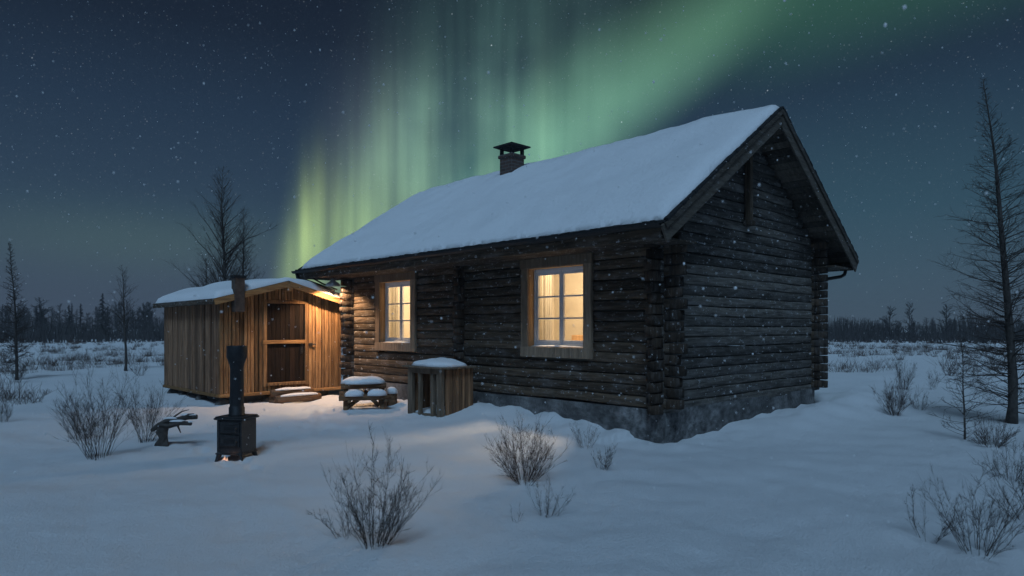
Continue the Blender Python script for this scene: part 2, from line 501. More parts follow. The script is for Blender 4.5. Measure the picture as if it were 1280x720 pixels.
def sstep(a, b, x):
    t = min(1, max(0, (x-a)/(b-a))); return t*t*(3-2*t)
TRAIL = []
def _trail():
    rg = random.Random(4)
    for way in (((-3.5, 8.4), (-3.3, 11.2), (-4.2, 14.4)), ((-4.4, 9.5), (-3.7, 8.6), (-3.0, 7.7)), ((-3.4, 11.0), (-2.2, 11.6), (-1.9, 12.6))):
        for a, b in zip(way, way[1:]):
            n = int(math.dist(a, b)/.34)+1
            for i in range(n):
                f = i/n; sd = .12*(1 if i % 2 else -1); dx, dy = (b[0]-a[0]), (b[1]-a[1]); q = math.hypot(dx, dy)
                TRAIL.append((a[0]+dx*f-dy/q*sd+rg.gauss(0, .05), a[1]+dy*f+dx/q*sd+rg.gauss(0, .05), math.atan2(dy, dx)+rg.gauss(0, .2), rg.uniform(.6, 1.1)))
_trail()
def tracks(x, y):
    if not (-5 < x < -1.2 and 4.6 < y < 15.2): return 0.0
    h = 0.0
    for tx, ty, ta, dp in TRAIL:
        dx, dy = x-tx, y-ty
        if dx*dx+dy*dy > .09: continue
        u = (dx*math.cos(ta)+dy*math.sin(ta))/.15; v = (-dx*math.sin(ta)+dy*math.cos(ta))/.075
        q = u*u+v*v
        h += dp*(-.050*math.exp(-q*q*.9) + .018*math.exp(-((q**.5-1.45)/.35)**2))
    return h
def gz(x, y):
    r = math.hypot(x, y)
    p = Vector((x, y, 0))
    h = .10*noise.noise(p*.23+Vector((3,1,0))) + .055*noise.noise(p*.7) + .034*noise.noise(p*1.9+Vector((7,0,0)))
    if r < 24: h += .013*noise.noise(p*4.3) + .006*noise.noise(p*9.1) + .010*max(0, noise.noise(Vector((x*1.3, y*2.9, 6.5)))-.15)
    h += tracks(x, y)
    # wind ripples and trampled lumps in the yard
    far = sstep(17, 34, r)
    h += far*(.22*noise.noise(p*.055+Vector((9,4,0))) + .10*noise.noise(p*.35))
    g, l = toGL(x, y)
    # trampled, uneven snow around the steps, stove and table
    yard = math.exp(-((g+2.2)/2.4)**2 - ((l-6.6)/3.6)**2)
    h += yard*(.030*noise.noise(p*3.1+Vector((1,8,0))) + .016*noise.noise(p*6.5) - .01)
    # drift against the front wall
    if -2.6 < g < .6 and -1.6 < l < 9.3:
        a = sstep(-1.5, -.05, g)
        prof = .02 + .20*sstep(.2, 3.6, l)*(1-sstep(4.3, 6.2, l)*.75)
        lump = .11*noise.noise(Vector((l*2.1, g*1.7, 4.4))) + .06*noise.noise(Vector((l*4.6, g*4, 1.4)))
        h = h*(1-a*.75) + a*(prof + lump*sstep(-1.3, -.2, g)*sstep(.3, 1.3, l))*(1-sstep(8.2, 9.3, l)*.5)*sstep(-1.6, .2, l)
    # hollow and drift by the gable
    if -2.6 < l < .6 and -1.5 < g < 7.5:
        a = sstep(-2.2, -.1, l)*sstep(-1.5, -.2, g)*(1-sstep(6.3, 7.5, g))
        lump = .07*noise.noise(Vector((g*1.9, l*1.7, 8.4))) + .035*noise.noise(Vector((g*4.6, l*4, 6.4)))
        ridge = .17*math.exp(-((l+.75)/.5)**2)*sstep(1.0, 3.4, g) + .05*max(0, noise.noise(Vector((g*2.7, l*2.7, 2.2))))*sstep(.5, 2, g)*sstep(-1.8, -.3, l)*(1-sstep(5.5, 7, g))
        h = h*(1-a*.8) + a*(-.07 + .16*sstep(.6, 4.5, g) + lump) + ridge
    # mound at the far corner of the gable
    h += .16*math.exp(-((g-6.3)/.7)**2 - ((l+.25)/.6)**2)
    return h
def gp(x, y, dz=0.0): return Vector((x, y, gz(x, y)+dz))
def spot(px, py):
    """ground point seen at a photo position"""
    Y = depth(py)
    for _ in range(6): Y = depth(py, gz(at(px, Y), Y))
    return gp(at(px, Y), Y)

# ------------------------------------------------------------------ ground
def make_ground():
    angs = [R(-54 + .27*i) for i in range(401)] + [R(54 + 252*(i+1)/50) for i in range(49)]
    rads = [.35, .8, 1.4, 2.0]
    r = 2.4
    while r < 26: rads.append(r); r *= 1.0125
    while r < 130: rads.append(r); r *= 1.03
    while r < 4000: rads.append(r); r *= 1.16
    n = len(angs); v = [(0, 0, gz(0, 0))]; f = []
    for r in rads:
        for a in angs:
            x, y = r*math.sin(a), r*math.cos(a)
            v.append((x, y, gz(x, y) - (max(0, r-300))*.0006))
    for k in range(n): f.append((0, 1+(k+1) % n, 1+k))
    for i in range(len(rads)-1):
        for k in range(n):
            j = (k+1) % n
            f.append((1+i*n+k, 1+i*n+j, 1+(i+1)*n+j, 1+(i+1)*n+k))
    me = bpy.data.meshes.new('snow_ground'); me.from_pydata(v, [], f); me.update()
    me.polygons.foreach_set('use_smooth', [True]*len(me.polygons)); me.materials.append(GROUND)
    o = bpy.data.objects.new('snow_ground', me); COL.objects.link(o)
    tag(o, 'wide sheet of wind rippled snow covering yard and fields', 'snow', kind='structure')
make_ground()

# ------------------------------------------------------------------ log house
HOUSE = thing('log_house', 'dark weathered log house with snowy gable roof and two lit windows', 'house', C0, RZ)
rng = random.Random(11)
TD, HD = .155, .165                    # log thickness and course height
ROOF_E, SLOPE, OV = 3.12, .657, .79
def roof_top(g):
    g = g if g <= W/2 else W-g
    return ROOF_E + SLOPE*(g+OV)
def log(mb, axis, c, z, a0, a1, h, d, seed, ends=True):
    """one hewn log; axis 0 runs along x, 1 along y; c = centre across"""
    n = max(2, int((a1-a0)/.22)); K = 14; b = len(mb.v)
    for i in range(n+1):
        u = a0 + (a1-a0)*i/n
        sc = 1 + .09*noise.noise(Vector((u*.9, seed*3.3, 0)))
        off = .014*noise.noise(Vector((u*.7, seed*5.1, 4))); dz = .011*noise.noise(Vector((u*.8, seed*7.7, 9)))
        if i in (0, n): sc *= .93
        for k in range(K):
            a = 2*math.pi*k/K
            ca, sa = math.cos(a), math.sin(a)
            p = math.copysign(abs(ca)**.30, ca)*d/2*sc; q = math.copysign(abs(sa)**.36, sa)*h/2*sc
            wob = 1 + .06*noise.noise(Vector((u*2.3, k*.9, seed)))
            p *= wob
            mb.v.append((u, c+p+off, z+q+dz) if axis == 0 else (c+p+off, u, z+q+dz))
    for i in range(n):
        for k in range(K):
            j = (k+1) % K
            q = (b+i*K+k, b+i*K+j, b+i*K+K+j, b+i*K+K+k)
            u0 = a0 + (a1-a0)*(i+.5)/n
            if u0 < 0 or u0 > (W if axis == 0 else LEN): mb.m1.add(len(mb.f))
            mb.f.append(q if axis == 0 else q[::-1])
    e0 = tuple(b+k for k in range(K)); e1 = tuple(b+n*K+k for k in range(K))
    mb.m1 |= {len(mb.f), len(mb.f)+1}
    mb.f += [e0[::-1], e1] if axis == 0 else [e0, e1[::-1]]

EXT = .27
WINS = ((1.35, 2.98), (6.22, 7.78))     # outer casing, along the wall
WZ0, WZ1 = 1.165, 2.885
CW = .175                               # casing board width
def front_openings(z):
    if z+HD/2 > WZ0+CW*.6 and z-HD/2 < WZ1-CW*.6:
        return [(a+CW*.6, b-CW*.6) for a, b in WINS]
    return []
mb = MB(); i = 0; z = .45+HD/2
while z < 3.50:
    cuts = front_openings(z); a = -EXT - rng.uniform(-.065, .045)
    for c0, c1 in cuts: log(mb, 1, TD/2, z, a, c0, HD*.955, TD*rng.uniform(.97, 1.06), i); a = c1; i += 1
    log(mb, 1, TD/2, z, a, LEN+EXT+rng.uniform(-.06, .05), HD*.955, TD*rng.uniform(.97, 1.06), i); i += 1
    z += HD
mb.build('front_wall', LOG_Y, HOUSE, True, LOG_TIP)
def gable(l0, nm):
    m = MB(); k = 100 + int(l0*10); z = .45 + .0
    while z < 5.25:
        if z > 3.40:
            ga = (z + HD/2 + .17 - ROOF_E)/SLOPE - OV
            ga = max(ga, -EXT) if z < 3.5 else ga
            if W-2*ga < .25: break
            log(m, 0, l0+TD/2, z, ga, W-ga, HD*.955, TD*rng.uniform(.97, 1.06), k)
        else:
            log(m, 0, l0+TD/2, z, -EXT-rng.uniform(-.065, .05), W+EXT+rng.uniform(-.03, .03), HD*.955, TD*rng.uniform(.97, 1.06), k)
        k += 1; z += HD
    return m.build(nm, LOG_X, HOUSE, True, LOG_TIP)
gable(0.0, 'gable_wall'); gable(LEN-TD, 'gable_wall')
mb = MB(); z = .45+HD/2; i = 300
while z < 3.5:
    log(mb, 1, W-TD/2, z, -EXT, LEN+EXT, HD*.955, TD, i); i += 1; z += HD
mb.build('rear_wall', LOG_Y, HOUSE, True, LOG_TIP)
# ends of the cross wall logs
mb = MB(); z = .45; i = 400
while z < 3.35:
    log(mb, 0, 4.70, z+HD*rng.uniform(-.06,.06), -.17+rng.uniform(-.03, .03), .4, HD*.95, TD*rng.uniform(.95, 1.15), i); i += 1; z += HD
mb.build('cross_wall_ends', LOG_X, HOUSE, True, LOG_TIP)
# foundation
mb = MB()
def wall_sheet(m, p0, p1, z0, z1, nn, seed):
    b = len(m.v); rows = 6
    p0, p1 = Vector(p0), Vector(p1); d = (p1-p0); nrm = Vector((d.y, -d.x)).normalized()
    for j in range(rows+1):
        for q in range(nn+1):
            p = p0 + d*(q/nn); o = .02*noise.noise(Vector((p.x*1.5+seed, p.y*1.5, j*.6)))
            p = p + nrm*o; m.v.append((p.x, p.y, z0+(z1-z0)*j/rows))
    for j in range(rows):
        for q in range(nn): m.f.append((b+j*(nn+1)+q, b+j*(nn+1)+q+1, b+(j+1)*(nn+1)+q+1, b+(j+1)*(nn+1)+q))
fi = .0
wall_sheet(mb, (fi, LEN-fi), (fi, fi), -.6, .43, 40, 1); wall_sheet(mb, (fi, fi), (W-fi, fi), -.6, .43, 28, 5)
wall_sheet(mb, (W-fi, fi), (W-fi, LEN-fi), -.6, .43, 40, 9); wall_sheet(mb, (W-fi, LEN-fi), (fi, LEN-fi), -.6, .43, 28, 13)
b = len(mb.v); mb.v += [(fi, fi, .43), (W-fi, fi, .43), (W-fi, LEN-fi, .43), (fi, LEN-fi, .43)]; mb.f.append((b, b+1, b+2, b+3))
mb.build('foundation', CONCRETE, HOUSE)

# roof: deck of boards, felt on top, barge boards
RL0, RL1 = -.52, 10.05
def rp(g, l, dn=0.0):
    """point on the roof top surface moved down along the normal by dn"""
    k = 1/math.sqrt(1+SLOPE*SLOPE)
    sx = -1 if g <= W/2 else 1
    return Vector((g - sx*dn*SLOPE*k, l, roof_top(g) - dn*k))
mb = MB()
for side in (0, 1):
    g = -OV; bw = .142
    while g < W/2 - .02:
        g1 = min(g+bw-.008, W/2-.004)
        ga, gb = (g, g1) if side == 0 else (W-g1, W-g)
        jl = rng.uniform(-.012, .012); jd = rng.uniform(0, .008)
        pts = []
        for dn in (.085+jd, .05):
            pts += [rp(ga, RL0+.05+jl, dn), rp(gb, RL0+.05+jl, dn), rp(gb, RL1-.05, dn), rp(ga, RL1-.05, dn)]
        mb.quadbox(pts); g += bw
roof = mb.build('roof', BOARD, HOUSE)
mb = MB()
for side in (0, 1):
    nl, ng = 120, 2
    ga, gb = (-OV-.045, W/2) if side == 0 else (W/2, W+OV+.045)
    pts = []
    for dn in (.045, .0):
        pts += [rp(ga, RL0-.03, dn), rp(gb, RL0-.03, dn), rp(gb, RL1+.03, dn), rp(ga, RL1+.03, dn)]
    mb.quadbox(pts)
    # ragged felt / shingle edge along the eave and the rakes
    l = RL0
    while l < RL1:
        w_ = rng.uniform(.04, .11); e = rng.uniform(.01, .055); hh = rng.uniform(.006, .022)
        gx = -OV-.03 if side == 0 else W+OV+.03
        s_ = -1 if side == 0 else 1
        a_, b_ = sorted((gx, gx+s_*e)); zt = roof_top(-OV)-.02
        mb.box(a_-.02, b_+.02, l, l+w_, zt-.035, zt+hh, .006); l += w_*1.02
    g = -OV
    while g < W/2:
        w_ = rng.uniform(.05, .12); e = rng.uniform(.0, .03)
        for lx, s_ in ((RL0-.03, -1), (RL1+.03, 1)):
            q = g if side == 0 else W-g; q2 = min(g+w_, W/2) if side == 0 else max(W-g-w_, W/2)
            p0, p1 = rp(q, lx), rp(q2, lx)
            mb.beam(p0, p1, .04+e, .03+rng.uniform(0, .02), c=.004)
        g += w_
mb.build('roofing_felt', TAR, HOUSE)
for lx in (RL0-.012, RL1+.012):
    for side in (0, 1):
        mb = MB(); e, a = (-OV-.02, W/2+.0) if side == 0 else (W+OV+.02, W/2)
        p0, p1 = rp(e, lx), rp(a, lx); dz = Vector((0,0,-.175))
        mb.beam(p0+dz, p1+dz, .034, .245, c=.006)
        dz = Vector((0,-.032 if lx < 0 else .032,-.068)); mb.beam(p0+dz, p1+dz, .030, .075, c=.005)
        mb.build('barge_board', BOARD, HOUSE)
# eave fascia and rafters' edge board
mb = MB()
for gx in (-OV-.008, W+OV+.008):
    mb.box(gx-.018, gx+.018, RL0+.03, RL1-.03, roof_top(-OV)-.25, roof_top(-OV)-.055, .005)
mb.box(-OV+.02, TD, RL0+.06, RL1-.06, roof_top(-OV)-.235, roof_top(-OV)-.205, .004)   # boxed soffit front
mb.box(W-TD, W+OV-.02, RL0+.06, RL1-.06, roof_top(-OV)-.235, roof_top(-OV)-.205, .004)
mb.build('fascia', LOG_Y, HOUSE)
mb = MB()
for gx, sgn in ((-OV-.09, -1), (W+OV+.09, 1)):
    nseg = 24; prof = [(math.cos(a)*.062, math.sin(a)*.062) for a in [math.pi+math.pi*k/10 for k in range(11)]]
    prof = prof + [(x*.9, y*.9) for x, y in prof[::-1]]
    b = len(mb.v); K = len(prof)
    for q in range(nseg+1):
        l = RL0 - .02 + (RL1+.14-RL0)*q/nseg
        dzg = -.05 + .008*math.sin(q*1.1)
        for x, y in prof: mb.v.append((gx+x, l, roof_top(-OV)+dzg+y))
    for q in range(nseg):
        for k in range(K):
            j = (k+1) % K; mb.f.append((b+q*K+k, b+q*K+j, b+q*K+K+j, b+q*K+K+k))
    mb.f.append(tuple(b+k for k in range(K-1, -1, -1))); mb.f.append(tuple(b+nseg*K+k for k in range(K)))
gut = mb.build('gutter', METAL, HOUSE)
ez = roof_top(-OV)
mb = MB()
mb.tube([(W+OV+.06, RL0+.22, ez-.12), (W+OV+.06, RL0+.22, ez-.26), (W+OV+.03, RL0+.23, ez-.33), (W+OV-.06, RL0+.27, ez-.375), (W+.30, .05, ez-.46), (W+.16, .10, ez-.5)], .036, 10)
mb.build('downpipe', METAL, HOUSE, True)
mb = MB()
mb.tube([(-OV-.08, RL1-.02, ez-.1), (-OV-.06, RL1-.02, ez-.2), (-OV+.02, RL1-.1, ez-.24), (-.50, 9.55, ez-.40), (-.34, LEN+.2, ez-.55)], .036, 10)
mb.tube([(-OV+.06, RL1-.45, ez-.2), (-.45, 9.5, ez-.36), (-.30, LEN+.12, ez-.52)], .020, 8)
mb.build('downpipe', METAL, HOUSE, True)
# post hanging on the gable
mb = MB()
mb.box(2.46, 2.56, -.13, -.02, 3.52, roof_top(2.5)-.16, .01)
mb.box(2.42, 2.60, -.16, -.015, 3.44, 3.53, .012)
mb.build('gable_post', LOG_Z, HOUSE)

# snow on the roof
def roof_snow():
    m = MB(); g0, g1, l0, l1 = -OV-.005, W+OV+.005, RL0+.01, RL1-.02
    ng, nl = 76, 150; b = len(m.v)
    gs = [g0+(g1-g0)*i/ng for i in range(ng+1)]
    def th(g, l):
        e = min(g-g0, g1-g, l-l0, l1-l); e = max(e, 0)
        t = .165*(1-math.exp(-e/.11))
        t *= 1.0 + .36*noise.noise(Vector((g*.8, l*.55, 3))) + .24*noise.noise(Vector((g*2.1, l*1.6, 5)))
        rid = math.exp(-((g-W/2)/.25)**2)*.055
        ch = math.exp(-((g-2.2)/.55)**2-((l-5.5)/.7)**2)*.05
        return max(t, .004) - rid*min(1, e*4) + ch + .012*noise.noise(Vector((g*6, l*6, 2)))*min(1, e*8)
    for g in gs:
        for j in range(nl+1):
            l = l0+(l1-l0)*j/nl
            wob = .030*noise.noise(Vector((l*5, g*5, 8))) + .03*noise.noise(Vector((l*1.3, g*1.3, 3)))
            gg = g + (abs(wob)*1.4 if g == g0 else -abs(wob)*1.4 if g == gs[-1] else 0)
            ll = l + (abs(wob) if j == 0 else -abs(wob) if j == nl else 0)
            m.v.append((gg, ll, roof_top(gg)+.004+th(g, l)))
    N = nl+1
    for i in range(ng):
        for j in range(nl): m.f.append((b+i*N+j, b+(i+1)*N+j, b+(i+1)*N+j+1, b+i*N+j+1))
    # closed underside
    k = len(m.v)
    for g in gs:
        for j in (0, nl):
            p = m.v[b+gs.index(g)*N+j]; m.v.append((p[0], p[1], roof_top(p[0])+.002))
    for i in range(ng):
        m.f.append((k+2*i, k+2*i+1, k+2*i+3, k+2*i+2))
        m.f.append((b+i*N, k+2*i, k+2*i+2, b+(i+1)*N)); m.f.append((b+i*N+nl, b+(i+1)*N+nl, k+2*i+3, k+2*i+1))
    for i, fl in ((0, 0), (ng, 1)):
        ring = [b+i*N+j for j in range(N)] + [k+2*i+1, k+2*i]
        m.f.append(tuple(ring if fl else ring[::-1]))
    m.build('roof_snow', SNOW, HOUSE, True)
roof_snow()

# chimney
CX, CY, CS = 2.18, 5.52, .20
mb = MB(); zb = roof_top(CX)-.2
mb.box(CX-CS, CX+CS, CY-CS, CY+CS, zb, 5.60, .012)
mb.box(CX-CS-.03, CX+CS+.03, CY-CS-.03, CY+CS+.03, 5.56, 5.64, .012)
chim = mb.build('chimney', BRICK, HOUSE)
mb = MB()
for sx in (-1, 1):
    for sy in (-1, 1): mb.box(CX+sx*.165-.035, CX+sx*.165+.035, CY+sy*.165-.035, CY+sy*.165+.035, 5.63, 5.80, .006)
mb.box(CX-.24, CX+.24, CY-.24, CY+.24, 5.785, 5.825, .006)
b = len(mb.v); q = .305
mb.v += [(CX-q, CY-q, 5.815), (CX+q, CY-q, 5.815), (CX+q, CY+q, 5.815), (CX-q, CY+q, 5.815), (CX-q, CY-q, 5.845), (CX+q, CY-q, 5.845), (CX+q, CY+q, 5.845), (CX-q, CY+q, 5.845), (CX, CY, 5.935)]
mb.f += [(b+3,b+2,b+1,b), (b,b+1,b+5,b+4), (b+1,b+2,b+6,b+5), (b+2,b+3,b+7,b+6), (b+3,b,b+4,b+7), (b+4,b+5,b+8), (b+5,b+6,b+8), (b+6,b+7,b+8), (b+7,b+4,b+8)]
mb.build('chimney_cap', TAR, chim)

# windows
def window(l0, l1, cur):
    m = MB(); z0, z1 = WZ0, WZ1
    gx0, gx1 = -.052, .02
    m.box(gx0, gx1, l0, l0+CW, z0+.0, z1, .01); m.box(gx0, gx1, l1-CW, l1, z0, z1, .01)
    m.box(gx0-.008, gx1, l0-.02, l1+.02, z1-CW+.004, z1+.02, .01); m.box(gx0-.006, gx1, l0-.01, l1+.01, z0-.015, z0+CW-.004, .01)
    w = m.build('window', CASING, HOUSE)
    a, b, c, d = l0+CW-.012, l1-CW+.012, z0+CW-.012, z1-CW+.012     # reveal
    m = MB(); g1 = .205
    m.box(-.02, g1, a-.02, a+.012, c, d); m.box(-.02, g1, b-.012, b+.02, c, d)
    m.box(-.02, g1, a, b, d-.012, d+.02); m.box(-.03, g1, a, b, c-.02, c+.012)
    m.build('reveal', ROOMWOOD, w)
    m = MB(); m.blob(.045, (a+b)/2, c+.012, .06, (b-a)/2-.02, .022, seed=l0); m.build('sill_snow', SNOW, w, True)
    a += .012; b -= .012; c += .012; d -= .012; mid = (a+b)/2; sg0, sg1 = .135, .185
    m = MB()
    m.box(sg0-.02, sg1+.01, a, a+.034, c, d, .004); m.box(sg0-.02, sg1+.01, b-.034, b, c, d, .004)
    m.box(sg0-.019, sg1+.009, a+.04, b-.04, c, c+.05, .004); m.box(sg0-.019, sg1+.009, a+.04, b-.04, d-.05, d, .004)
    panes = []
    for u0, u1 in ((a+.034, mid-.003), (mid+.003, b-.034)):
        st = .046
        m.box(sg0, sg1, u0, u0+st, c+.045, d-.045, .006); m.box(sg0, sg1, u1-st, u1, c+.045, d-.045, .006)
        m.box(sg0+.002, sg1-.002, u0+st-.006, u1-st+.006, c+.045, c+.11, .006); m.box(sg0+.002, sg1-.002, u0+st-.006, u1-st+.006, d-.11, d-.045, .006)
        hh = (d-c-.22)/3
        for k in (1, 2):
            zc = c+.11+hh*k; m.box(sg0+.008, sg1-.008, u0+st-.006, u1-st+.006, zc-.014, zc+.014, .004)
        panes.append((u0+st, u1-st))
    m.box(sg0-.012, sg0+.01, mid-.022, mid+.022, c+.05, d-.05, .004)
    m.build('sash', PAINT, w)
    m = MB()
    for u0, u1 in panes: m.box(.158, .162, u0-.004, u1+.004, c+.105, d-.105)
    m.build('pane', GLASS, w)
    # curtains just inside
    for (u0, u1, amp) in cur:
        m = MB(); n = 40; bb = len(m.v)
        for q in range(n+1):
            u = u0+(u1-u0)*q/n; gg = .27 + amp*math.sin(q*1.25+u0) + amp*.5*math.sin(q*.47)
            m.v += [(gg, u, c-.06), (gg+amp*.2*math.sin(q), u, d+.08)]
        for q in range(n): m.f.append((bb+2*q, bb+2*q+2, bb+2*q+3, bb+2*q+1))
        m.build('curtain', CLOTH, w, True)
window(*WINS[0], [(2.52, 2.84, .022)])
window(*WINS[1], [(7.12, 7.62, .02), (6.38, 6.72, .02)])
# rooms behind the windows
def room(l0, l1, depth_, lamp, power, extra):
    m = MB(); g0, g1, z0, z1 = TD+.03, depth_, .55, 3.12
    a, b = (WINS[0] if l0 < 4 else WINS[1]); a += CW-.014; b -= CW-.014; c, d = WZ0+CW-.014, WZ1-CW+.014
    def sheet(p): 
        k = len(m.v); m.v += p; m.f.append(tuple(range(k, k+4)))
    sheet([(g0,l0,z0),(g1,l0,z0),(g1,l1,z0),(g0,l1,z0)]); sheet([(g0,l0,z1),(g0,l1,z1),(g1,l1,z1),(g1,l0,z1)])
    sheet([(g1,l0,z0),(g1,l0,z1),(g1,l1,z1),(g1,l1,z0)]); sheet([(g0,l0,z0),(g0,l0,z1),(g1,l0,z1),(g1,l0,z0)]); sheet([(g0,l1,z0),(g1,l1,z0),(g1,l1,z1),(g0,l1,z1)])
    for u0, u1, v0, v1 in ((l0,a,z0,z1),(b,l1,z0,z1),(a,b,z0,c),(a,b,d,z1)):
        sheet([(g0,u0,v0),(g0,u1,v0),(g0,u1,v1),(g0,u0,v1)])
    m.build('room_wall', PLASTER, HOUSE)
    extra()
    li = bpy.data.lights.new('ceiling_bulb', 'POINT'); li.energy = power; li.color = (1.0, .74, .46); li.shadow_soft_size = .19
    o = bpy.data.objects.new('ceiling_bulb', li); COL.objects.link(o); o.parent = HOUSE; o.location = lamp
def ex_a():
    m = MB()
    m.box(2.05, 2.36, 2.9, 3.6, .56, 1.52, .01)
    m.build('furniture', ROOMWOOD, HOUSE)
    m = MB()
    for u0, u1, v0, v1 in ((1.02, 1.10, .56, 2.52), (1.72, 1.80, .56, 2.52), (1.02, 1.80, 2.52, 2.60), (1.13, 1.69, 1.50, 1.56), (1.38, 1.43, .6, 2.5)):
        m.box(u0, u1, 4.40, 4.447, v0, v1, .006)
    m.build('inner_door', CLOTH, HOUSE)
    m = MB(); m.box(2.10, 2.30, 3.0, 3.35, 1.52, 1.74, .03)
    m.build('cushion', CLOTH, HOUSE)
def ex_b():
    m = MB(); m.box(2.2, 2.4, 7.35, 7.5, .56, 2.3, .01); m.build('furniture', ROOMWOOD, HOUSE)
room(.35, 4.45, 2.45, (1.25, 2.3, 2.88), 400, ex_a)
room(4.95, LEN-.25, 2.45, (1.25, 6.8, 2.88), 400, ex_b)

# lamp at the corner of the house
LAMP = thing('yard_lamp', 'pale enamel lamp shade hanging under the eave above the shed corner', 'lamp', H(-.56, 8.80, 2.74), RZ)
mb = MB(); mb.lathe([(.02, .10), (.04, .095), (.055, .05), (.15, -.02), (.172, -.06), (.174, -.082), (.168, -.082), (.165, -.058), (.145, -.016), (.05, .052), (.02, .062)], 24)
sh = mb.build('lamp_shade', ENAMEL, LAMP, True); sh.rotation_euler = (R(4), R(-3), 0)
mb = MB(); mb.tube([(0,0,.08), (.01,0,.15), (.10,0,.185), (.26,0,.185)], .011, 8); mb.build('lamp_arm', METAL, LAMP, True)
mb = MB(); mb.lathe([(.008, .085), (.018, .075), (.022, .062), (.016, .052), (.004, .048)], 12); mb.build('bulb', m_emit('bulb_glow', (1, .62, .28), 6), LAMP, True)
li = bpy.data.lights.new('lamp_light', 'SPOT'); li.energy = 360; li.color = (1, .62, .34); li.spot_size = R(168); li.spot_blend = 1.0; li.shadow_soft_size = .03
lo = bpy.data.objects.new('lamp_light', li); COL.objects.link(lo); lo.parent = LAMP; lo.location = (0, 0, .012)

# ------------------------------------------------------------------ shed
SG0, SL0 = -2.94, 9.48
SHEDO = thing('wooden_shed', 'small brown plank shed with snowy roof and dark door beside log house', 'shed', H(SG0, SL0, 0), RZ)
SW, SD, SZ0, SZ1, SPK = 2.98, 3.75, .19, 2.33, 2.74
def shed_top(x): return SZ1 + (SPK-SZ1)*(1-abs(x-SW/2)/(SW/2))
rng = random.Random(5)
DX0, DX1, DZ0, DZ1 = 1.06, 2.00, .40, 2.24
mb = MB(); x = 0
while x < SW:
    w_ = rng.uniform(.07, .105); x1 = min(x+w_-.015, SW); dd = rng.uniform(0, .026)
    zt = min(shed_top(x), shed_top(x1))-.05
    zl = SZ0 + rng.uniform(-.01, .02)
    if x1 < DX0 or x > DX1: segs = [(zl, zt)]
    else: segs = [(zl, DZ0-.02), (DZ1+.02, zt)]
    if x < DX0 < x1: x1 = DX0; segs = [(zl, zt)]
    if x < DX1 < x1: pass
    for za, zb_ in segs:
        if zb_-za > .02: mb.box(x, x1, -dd, .03, za, zb_, .004)
    x += w_
mb.build('front_wall', SHED, SHEDO)
mb = MB()
for xx in (0, SW):
    y = .035
    while y < SD:
        w_ = rng.uniform(.07, .10); y1 = min(y+w_-.013, SD); dd = rng.uniform(0, .02)
        a_, b_ = (-.0-dd, .03) if xx == 0 else (SW-.03, SW+dd)
        mb.box(a_, b_, y, y1, SZ0+rng.uniform(-.01, .015), SZ1-.03, .004); y += w_
x = .04
while x < SW-.05:
    mb.box(x, min(x+.113, SW-.04), SD-.03, SD, SZ0, shed_top(x)-.06, .004); x += .12
mb.build('side_wall', SHED_GREY, SHEDO)
mb = MB()   # dark lining so that no light leaks through the gaps
mb.box(.035, SW-.035, .036, SD-.036, SZ0+.03, SZ1-.03)
mb.build('lining', TAR, SHEDO)
mb = MB()
mb.box(-.02, SW+.02, -.045, .07, SZ0-.06, SZ0+.015, .012); mb.box(-.045, .07, -.02, SD, SZ0-.06, SZ0+.012, .012); mb.box(SW-.07, SW+.045, 0, SD, SZ0-.06, SZ0+.012, .012)
mb.build('sill_beam', SHEDX, SHEDO)
mb = MB()
for (x, y) in ((.15, .2), (1.2, .15), (2.3, .15), (.15, 1.4), (.15, 2.6), (.15, 3.5), (2.8, 3.4)):
    mb.blob(x, y, -.2, .2, .17, .30, seed=x*3+y, rag=.25)
mb.box(.2, SW-.2, .25, SD-.2, -.3, SZ0-.07)
mb.build('base_stones', STONE, SHEDO)
# roof
mb = MB(); OVS, OVF = .20, .24
def sp_(x, y, dn=0):
    return Vector((x, y, SZ1 + (SPK-SZ1)*(1-abs(x-SW/2)/(SW/2)) + .03 - dn))
for xa, xb in ((-OVS, SW/2), (SW/2, SW+.12)):
    pts = []
    for dn in (.045, 0): pts += [sp_(xa, -OVF, dn), sp_(xb, -OVF, dn), sp_(xb, SD+.2, dn), sp_(xa, SD+.2, dn)]
    mb.quadbox(pts)
sroof = mb.build('roof', TAR, SHEDO)
for xa, xb in ((-OVS, SW/2), (SW+.12, SW/2)):
    mb = MB(); dz = Vector((0, -.016, -.075)); mb.beam(sp_(xa, -OVF)+dz, sp_(xb, -OVF)+dz, .03, .135, c=.006); mb.build('barge_board', SHEDX, SHEDO)
mb = MB(); mb.box(SW/2-.05, SW/2+.05, -OVF-.05, -.0, SPK-.21, SPK-.06, .008)
mb.build('ridge_block', SHEDX, SHEDO)
mb = MB(); mb.box(-OVS-.025, -OVS+.012, -OVF, SD+.2, sp_(-OVS, 0).z-.12, sp_(-OVS, 0).z-.002, .006); mb.build('fascia', LOG_Y, SHEDO)
mb = MB(); b = 0; nx, ny = 40, 50; xa, xb, ya, yb = -OVS+.0, SW+.12, -OVF+.0, SD+.2
for i in range(nx+1):
    for j in range(ny+1):
        x, y = xa+(xb-xa)*i/nx, ya+(yb-ya)*j/ny
        e = min(x-xa, xb-x, y-ya, yb-y); w_ = .03*noise.noise(Vector((x*3, y*3, 1)))
        t_ = .165*(1-math.exp(-e/.07))*(1+.5*noise.noise(Vector((x*1.3, y*1.1, 7)))) + .004
        t_ -= (.075*math.exp(-((x-SW/2)/.42)**2) - .03*math.exp(-((abs(x-SW/2)-.85)/.4)**2))*min(1, e*5)
        xx = x + (abs(w_) if i == 0 else -abs(w_) if i == nx else 0); yy = y + (abs(w_)+.01 if j == 0 else -abs(w_) if j == ny else 0)
        mb.v.append((xx, yy, sp_(xx, yy).z + max(t_, .004)))
